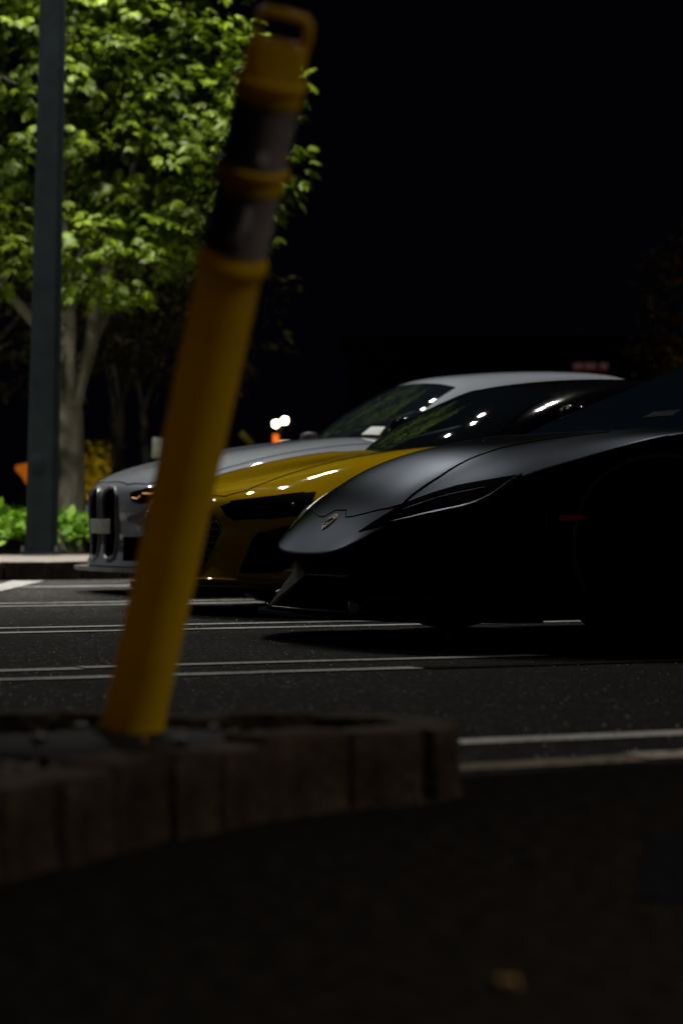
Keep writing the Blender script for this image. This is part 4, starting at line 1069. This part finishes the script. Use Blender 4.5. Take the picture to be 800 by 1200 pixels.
# ------------------------------------------------------------------ farthest car: blue grey sedan with tall twin grille
def place_sedan():
    r = car_root('sedan', 5.005, 14.2, 'blue grey sedan with a tall twin grille, farthest of the three parked cars', 'car')
    me, me2 = build_sedan(); sk = Skin(me); sk2 = Skin(me2)
    kd = [(-.035, .555), (-.055, .60), (-.11, .622), (-.185, .615), (-.222, .575), (-.226, .47), (-.215, .33), (-.195, .225), (-.125, .203), (-.065, .225), (-.042, .32)]
    lo = [(-.281, .338), (-.44, .338), (-.66, .345), (-.74, .29), (-.70, .215), (-.55, .198), (-.295, .198)]
    cut = bool_cut(me, arch_cutters((.89, 3.74), .345, .365) + [prism(q, 'X', -.3, e, M['void']) for q, e in ((kd, .10), (mir2(kd), .10), (lo, .32), (mir2(lo), .32))])
    finish_body(cut, M['grey_paint'], r); finish_body(me2, M['grey_paint'], r, 'roof')
    for pl in (kd, mir2(kd)):
        ribbon('kidney_frame', sk, [(0, y, z) for y, z in pl], .020, M['grey_trim'], r, lift=.016, d=(1, 0, 0), closed=True, step=.02)
        s = -1 if pl is kd else 1
        grille_bars('kidney_grille', r, .065, s*.04, s*.22, .22, .61, 9, M['matt_black'], 0, .010)
    for s in (-1, 1):
        grille_bars('lower_grille', r, .24, s*.30, s*.70, .21, .33, 4, M['matt_black'])
    pb = box_obj('number_plate', (-.012, -.045, .397), (.008, .335, .085), M['plate'], r, bevel=.002)
    plan_plate('splitter', [(-.045, 0), (-.03, -.32), (.04, -.58), (.18, -.80), (.42, -.90), (.42, -.5), (.35, 0)], .135, .158, M['grey_trim'], r)
    hl = [(.063, -.352, .590), (.094, -.432, .608), (.141, -.513, .626), (.27, -.68, .645), (.42, -.80, .665), (.44, -.84, .64), (.30, -.76, .575), (.133, -.563, .530), (.084, -.457, .528), (.059, -.374, .545)]
    for pts in (hl, mirror(hl)):
        s = -1 if pts is hl else 1
        h = panel('headlight', sk, pts, M['lens'], r, lift=.004, depth=.014, step=.025)
        ribbon('light_strip', sk, [(.060, s*.385, .562), (.075, s*.425, .556), (.088, s*.450, .572)], .008, M['amber'], h, lift=.008, d=(1, 0, 0))
        ribbon('light_strip', sk, [(.092, s*.462, .585), (.125, s*.53, .582), (.19, s*.63, .592)], .008, M['amber'], h, lift=.008, d=(1, 0, 0))
        # proud ledge under the lamp
        fc = [(.04, s*.305, .478), (.052, s*.362, .518), (.115, s*.527, .528), (.24, s*.70, .55), (.24, s*.70, .52), (.115, s*.528, .495)]
        panel('bumper_ledge', sk, fc if s < 0 else fc[::-1], M['grey_paint'], r, lift=.014, depth=.016, step=.03, d=(1, 0, 0))
        for ax in (.89, 3.74):
            ribbon('arch_lip', sk, [(ax+.372*math.cos(t), s*.9, .345+.372*math.sin(t)) for t in np.linspace(math.pi*1.1, -.1*math.pi, 26)], .012, M['grey_paint'], r, lift=.008, d=(0, -s, 0), reach=.5, step=.05)
        ribbon('door_seam', sk, [(1.42, s*.9, .25), (1.35, s*.9, .5), (1.45, s*.9, .82), (2.6, s*.9, .86), (2.62, s*.95, .50), (2.6, s*.95, .25)], .006, M['seam'], r, lift=.003, d=(0, -s, 0), reach=.5)
        wheel(r, .89, s*.775, .345, .345, .25, 10, s); wheel(r, 3.74, s*.775, .345, .345, .27, 10, s)
        wing_mirror(r, 1.74, s*.93, .95, M['matt_black']).scale = (.8, .8, .75)
    half = [(.060, 0), (.07, -.28), (.13, -.45), (.30, -.66), (.6, -.70), (1.0, -.70), (1.45, -.68), (1.44, -.35), (1.42, 0)]
    out = [(x, y, .6) for x, y in half] + [(x, -y, .6) for x, y in reversed(half[1:-1])]
    panel('bonnet', sk, out, M['grey_paint'], r, lift=.0022, depth=.008, step=.045, d=(0, 0, -1), reach=.6)
    ribbon('bonnet_seam', sk, out, .006, M['seam'], r, lift=.0034, d=(0, 0, -1), closed=True, step=.03, reach=.6)
    ws = [(1.60, -.64, .90), (1.50, -.42, .90), (1.44, 0, .90), (1.50, .42, .90), (1.60, .64, .90), (2.06, .50, 1.25), (2.02, 0, 1.27), (2.06, -.50, 1.25)]
    panel('windscreen', sk2, ws, M['glass'], r, lift=.004, depth=.015, step=.05, d=(.7, 0, -.7), reach=.6)
    st = [(1.567, -.271, .942), (1.618, -.300, .988), (1.643, -.444, .984), (1.597, -.455, .935)]
    panel('windscreen_sticker', sk2, st, M['paper'], r, lift=.006, depth=.001, step=.03, d=(.7, 0, -.7))
    sw = [(1.95, -.8, .98), (2.28, -.8, 1.23), (3.1, -.8, 1.28), (3.75, -.8, 1.18), (4.0, -.8, 1.03), (3.0, -.8, .98)]
    for pts in (sw, mirror(sw)):
        panel('side_window', sk2, pts, M['glass'], r, lift=.004, depth=.012, step=.07, d=(0, 1 if pts is sw else -1, 0), reach=.8)
    tl = [(4.7, .45, .86), (4.7, .86, .87), (4.7, .86, .76), (4.7, .5, .76)]
    for pts in (tl, mirror(tl)): panel('tail_light', sk, pts, M['red_lens'], r, lift=.004, step=.05, d=(-1, 0, 0), reach=.6)
    return r

place_super(); place_coupe(); place_sedan()

# ------------------------------------------------------------------ leaning flexible post on the island
def post():
    base = Vector((-.347, 4.19, .104)); top = Vector((-.080, 3.70, 1.205))
    L = (top-base).length
    r = empty('delineator_post', base); tag(r, 'leaning yellow plastic post with two dark bands, standing on the sett kerbed island', 'bollard')
    z = (top-base).normalized(); x = Vector((1, 0, 0)); x = (x-z*x.dot(z)).normalized(); y = z.cross(x)
    mt = Matrix((x, y, z)).transposed().to_4x4()
    def T(o): o.matrix_local = mt; return o
    r0, r1 = .0500, .0475
    def rad(t): return r0+(r1-r0)*t
    T(lathe('post_tube', [(rad(0)+.006, .0), (rad(0)+.003, .03), (rad(.05), .07)] + [(rad(t), t*L) for t in np.linspace(.1, .665, 24)] + [(rad(.67)+.0015, .672*L), (rad(.68)+.0065, .677*L), (rad(.68)+.0065, .688*L),
        (rad(.7)+.0015, .694*L), (rad(.7)-.001, .700*L), (rad(.7)-.001, .90*L)], 48, M['post']))
    band = [(0, .700, .780), (1, .812, .892)]
    for k, a, b in band:
        bd = T(lathe('reflective_band', [(rad(a)-.002, a*L), (rad(a)+.0012, a*L+.001), (rad(b)+.0012, b*L-.001), (rad(b)-.002, b*L)], 48, M['band']))
        bd.parent = None; bd.matrix_world = Matrix.Identity(4)
        bd.parent = r; bd.matrix_local = mt
        bd['label'] = 'lower dark grey reflective band' if k == 0 else 'upper dark grey reflective band'
        rs = random.Random(5+k); bm = bmesh.new()
        ph0 = 0.05 if k == 0 else .25
        n = 30 if k == 0 else 8
        for i in range(n):       # worn pale print flakes running down the band
            t = a+.012+(b-a-.02)*((i/n)*(.72 if k == 0 else .18)+(.16 if k == 0 else 0))
            ph = -math.pi/2 + ph0 + .02*(i-n/2)*(.55) + rs.uniform(-.10, .10)
            w = rs.uniform(.004, .009); hh = rs.uniform(.003, .006)
            rr = rad(t)+.0016
            c0 = Vector((rr*math.cos(ph), rr*math.sin(ph), t*L)); tg = Vector((-math.sin(ph), math.cos(ph), 0))
            q = [bm.verts.new(c0+tg*w*rs.uniform(.6, 1)*sx+Vector((0, 0, hh*sy*rs.uniform(.5, 1)))) for sx, sy in ((-1, -1), (1, -.8), (.8, 1), (-1, .8))]
            q2 = [bm.verts.new(v.co - Vector((math.cos(ph), math.sin(ph), 0))*.0012) for v in q]
            bm.faces.new(q); 
            for e in range(4): bm.faces.new((q[e], q2[e], q2[(e+1) % 4], q[(e+1) % 4]))
        o = bm_obj('worn_print', bm, M['scuff'], bd)
    for c in (.796, .905):
        T(lathe('collar', [(rad(c)-.004, (c-.0155)*L), (rad(c)+.003, (c-.0145)*L), (rad(c)+.0035, (c+.004)*L), (rad(c)+.007, (c+.007)*L), (rad(c)+.007, (c+.012)*L), (rad(c), (c+.0155)*L), (rad(c)-.006, (c+.0155)*L)], 48, M['post'])).parent = r
    # cap: round below, flattening into a block with a grab loop on top
    bm = bmesh.new(); rings = []
    for t, w, d, sq in ((.912, .044, .044, 0), (.922, .041, .041, .1), (.928, .044, .036, .5), (.934, .045, .030, .8), (.958, .044, .024, .9), (.962, .040, .021, .9)):
        ring = []
        for k in range(32):
            a = 2*math.pi*k/32; c, s = math.cos(a), math.sin(a); e = 1-.55*sq
            ring.append(bm.verts.new((w*math.copysign(abs(c)**e, c), d*math.copysign(abs(s)**e, s), t*L)))
        rings.append(ring)
    for a, b in zip(rings, rings[1:]):
        for k in range(32): bm.faces.new((a[k], a[(k+1) % 32], b[(k+1) % 32], b[k]))
    bm.faces.new(rings[-1]); bm.faces.new(rings[0][::-1])
    cp = T(bm_obj('cap', bm, M['post'], None, smooth=True, sharp=50)); cp.parent = r
    zt = .957*L
    path = [(-.034, 0, zt), (-.035, 0, zt+.020), (-.035, 0, zt+.040), (-.029, 0, zt+.047), (0, 0, zt+.048), (.031, 0, zt+.046), (.038, 0, zt+.038), (.040, 0, zt+.018), (.037, 0, zt)]
    V, F = tube_mesh(path, .0076, 10); V = [Vector((v.x, v.y*1.5, v.z)) for v in V]
    hl = mk('handle', V, F, M['post'], cp, smooth=True, sharp=60)
    for n in r.children: pass
    for o in list(bpy.data.objects):
        if o.name.startswith('post_tube'): o.parent = r
    # rubber foot
    bm = bmesh.new(); rings = []
    for rr, h in ((.235, -.03), (.232, .004), (.205, .016), (.12, .026), (.062, .030), (.056, .036)):
        rings.append([bm.verts.new((rr*math.cos(2*math.pi*(k+.5)/16), rr*math.sin(2*math.pi*(k+.5)/16), h)) for k in range(16)])
    for a, b in zip(rings, rings[1:]):
        for k in range(16): bm.faces.new((a[k], a[(k+1) % 16], b[(k+1) % 16], b[k]))
    bm.faces.new(rings[-1])
    bm_obj('rubber_base', bm, M['rubber'], r, loc=(0, 0, -.012), smooth=True, sharp=30)
    for k in range(4):
        a = .6+k*math.pi/2
        lathe('base_bolt', [(0, 0), (.013, 0), (.013, .008), (.006, .012), (0, .012)], 6, M['metal'], r, loc=(.165*math.cos(a), .165*math.sin(a), .008)).data.materials[0] = M['matt_black']
    return r
post()

# ------------------------------------------------------------------ fallen leaf on the near asphalt
def fallen_leaf(x, y, rz, sc, label):
    out = [(0, -1), (.35, -.7), (.5, -.1), (.42, .35), (0, 1.1), (-.38, .4), (-.52, -.05), (-.33, -.65)]
    bm = bmesh.new(); c = bm.verts.new((0, 0, .012)); vs = [bm.verts.new((a*sc, b*sc, .004+.014*abs(a)+.006*(i % 2))) for i, (a, b) in enumerate(out)]
    for i in range(8): bm.faces.new((c, vs[i], vs[(i+1) % 8]))
    o = bm_obj('fallen_leaf', bm, M['dry_leaf'], None, loc=(x, y, .002), smooth=True); o.rotation_euler = (0, 0, rz)
    m = o.modifiers.new('thickness', 'SOLIDIFY'); m.thickness = .0012
    return tag(o, label, 'leaf')
fallen_leaf(.162, 2.55, 1.3, .016, 'curled dry orange leaf lying on the dark asphalt at the bottom')
lf_ = fallen_leaf(-.30, 3.88, .4, .010, 'tiny pale dry leaf on the island just in front of the yellow post'); lf_.location.z = .125

# ------------------------------------------------------------------ far away
def far_lamp(loc, h, label):
    r = empty('twin_lamp', loc); tag(r, label, 'street lamp')
    tube('pole', [(0, 0, 0), (0, 0, h)], [.07, .045], M['polemetal'], r, 8)
    tube('cross_arm', [(-.2, 0, h-.04), (.2, 0, h+.02)], .02, M['polemetal'], r, 6)
    for x, dz in ((-.15, -.05), (.14, .06)):
        o = lathe('lamp_globe', [(0, -.10), (.075, -.07), (.10, 0), (.075, .07), (0, .10)], 16, M['lamp_hot'], r, 'Z', loc=(x, -.02, h+dz))
    return r
def at(px, py, Y): return Vector(((px-400)/3000*Y, Y, .48+(600-py)/3000*Y))
p = at(328.5, 495, 84); far_lamp((p.x, p.y, 0), p.z, 'distant twin lamp glowing white between the post and the sedan windscreen')

def sign_post(name, px, py, Y, w, h, mat, label, cat, tilt=0, pole=True):
    p = at(px, py, Y); z0 = .10 if Y > 19 else 0
    r = empty(name, (p.x, p.y, z0)); tag(r, label, cat)
    b = box_obj('sign_face', (0, 0, 0), (w, .04, h), mat, r, bevel=.006); b.location = (0, 0, p.z-z0); b.rotation_euler = (0, tilt, 0)
    if pole: tube('pole', [(0, .04, -.02), (0, .04, p.z-z0)], .03, M['polemetal'], r, 8)
    return r
sign_post('white_sign', 185.5, 525, 23.6, .115, .19, M['white_sign'], 'small blank white sign rising behind the nose of the grey sedan', 'sign', .06)
sign_post('orange_marker', 323, 515, 40, .085, .16, M['orange_small'], 'small glowing orange marker under the distant twin lamp', 'marker')
sign_post('yellow_board', 289, 514, 30, .07, .20, M['yellow_board'], 'narrow tilted yellow board beyond the bonnet, right of the leaning post', 'sign', -.75)
p = at(331, 518.5, 46); o = box_obj('lit_strip', (0, 0, 0), (.23, .06, .035), M['tube_lit'], None); o.location = p
r_ = empty('low_bollard_light', (p.x, p.y, 0)); tag(r_, 'low pale lit strip beside the glowing orange marker', 'light'); o.location = (0, 0, p.z); o.parent = r_; tube('stand', [(0, .03, 0), (0, .03, p.z)], .03, M['polemetal'], r_, 8)
# orange lantern glow at the far left
p = at(27, 555, 40); r_ = empty('lantern', (p.x, p.y, .1)); tag(r_, 'orange glowing lantern low at the far left beyond the lamp post', 'lantern')
V = [(-.11, 0, .13), (.10, 0, .17), (.11, 0, -.02), (.055, 0, -.17), (-.02, 0, -.04), (-.12, 0, .06)]
mk('lit_face', [(x, 0, z) for x, _, z in V]+[(x*.8, .12, z*.8) for x, _, z in V], [tuple(range(6)), tuple(range(11, 5, -1))]+[(i, i+6, (i+1) % 6+6, (i+1) % 6) for i in range(6)], M['orange_sign'], r_, (0, 0, p.z-.1))
tube('pole', [(0, .1, 0), (0, .1, p.z-.15)], .03, M['polemetal'], r_, 8)
# hedge lit by an added, hidden warm lamp, seen between the thin trunks
n = 1700; hx = -3.92+rng.random(n)*.66; hz = rng.random(n)**.8*1.35; hy = 37+rng.random(n)*.8+np.sin(hx*3)*.15
Cc = np.stack([hx, hy, .1+hz], 1); Dd = rand_dirs(n); Nn = np.stack([rng.normal(size=n)*.5, -1+rng.normal(size=n)*.4, rng.normal(size=n)*.5+.3], 1)
hr = empty('hedge', (0, 0, 0)); tag(hr, 'yellow green hedge glowing between the trunks at the far left', 'hedge')
leaf_cloud('foliage', Cc, Dd, Nn, .12+.06*rng.random(n), .08+.03*rng.random(n), mat_leaf('yellow_hedge_leaf', (.14, .12, .012), (.42, .36, .03)), hr)
gl = empty('added_garden_lamp', (-3.75, 36.2, .1)); tag(gl, 'added low garden lamp, hidden, lighting the hedge', 'lamp')
tube('stake', [(0, 0, 0), (0, 0, .28)], .025, M['polemetal'], gl, 8)
lathe('shade', [(0, .34), (.08, .32), (.09, .28), (.0, .28)], 14, M['polemetal'], gl)
ld = bpy.data.lights.new('hedge_fill_light', 'SPOT'); ld.energy = 30; ld.color = (1, .74, .20); ld.spot_size = R(150); ld.shadow_soft_size = .05; ld.spot_blend = .6
lo_ = bpy.data.objects.new('hedge_fill_light', ld); COL.objects.link(lo_); lo_.parent = gl; lo_.location = (0, .02, .40); lo_.rotation_euler = (R(95), 0, 0)
# dim shop front far right
sh = empty('shop_building', (8.2, 92, 0)); tag(sh, 'dark distant building with a dim red and pink sign over the car roofs', 'building')
box_obj('wall', (0, 4, 3.3), (16, 8, 6.6), M['brick'], sh)
box_obj('roof', (0, 4, 6.7), (16.4, 8.4, .2), M['matt_black'], sh)
sf = box_obj('sign_panel', (.7, -.06, 5.35), (1.3, .12, .55), M['sign_red'], sh)
for x, w in ((-.42, .34), (.02, .4), (.5, .28)):
    box_obj('sign_letter', (x+.7, -.14, 5.72), (w, .08, .2), M['sign_pink'], sf)
sf.location = (0, 0, 0)
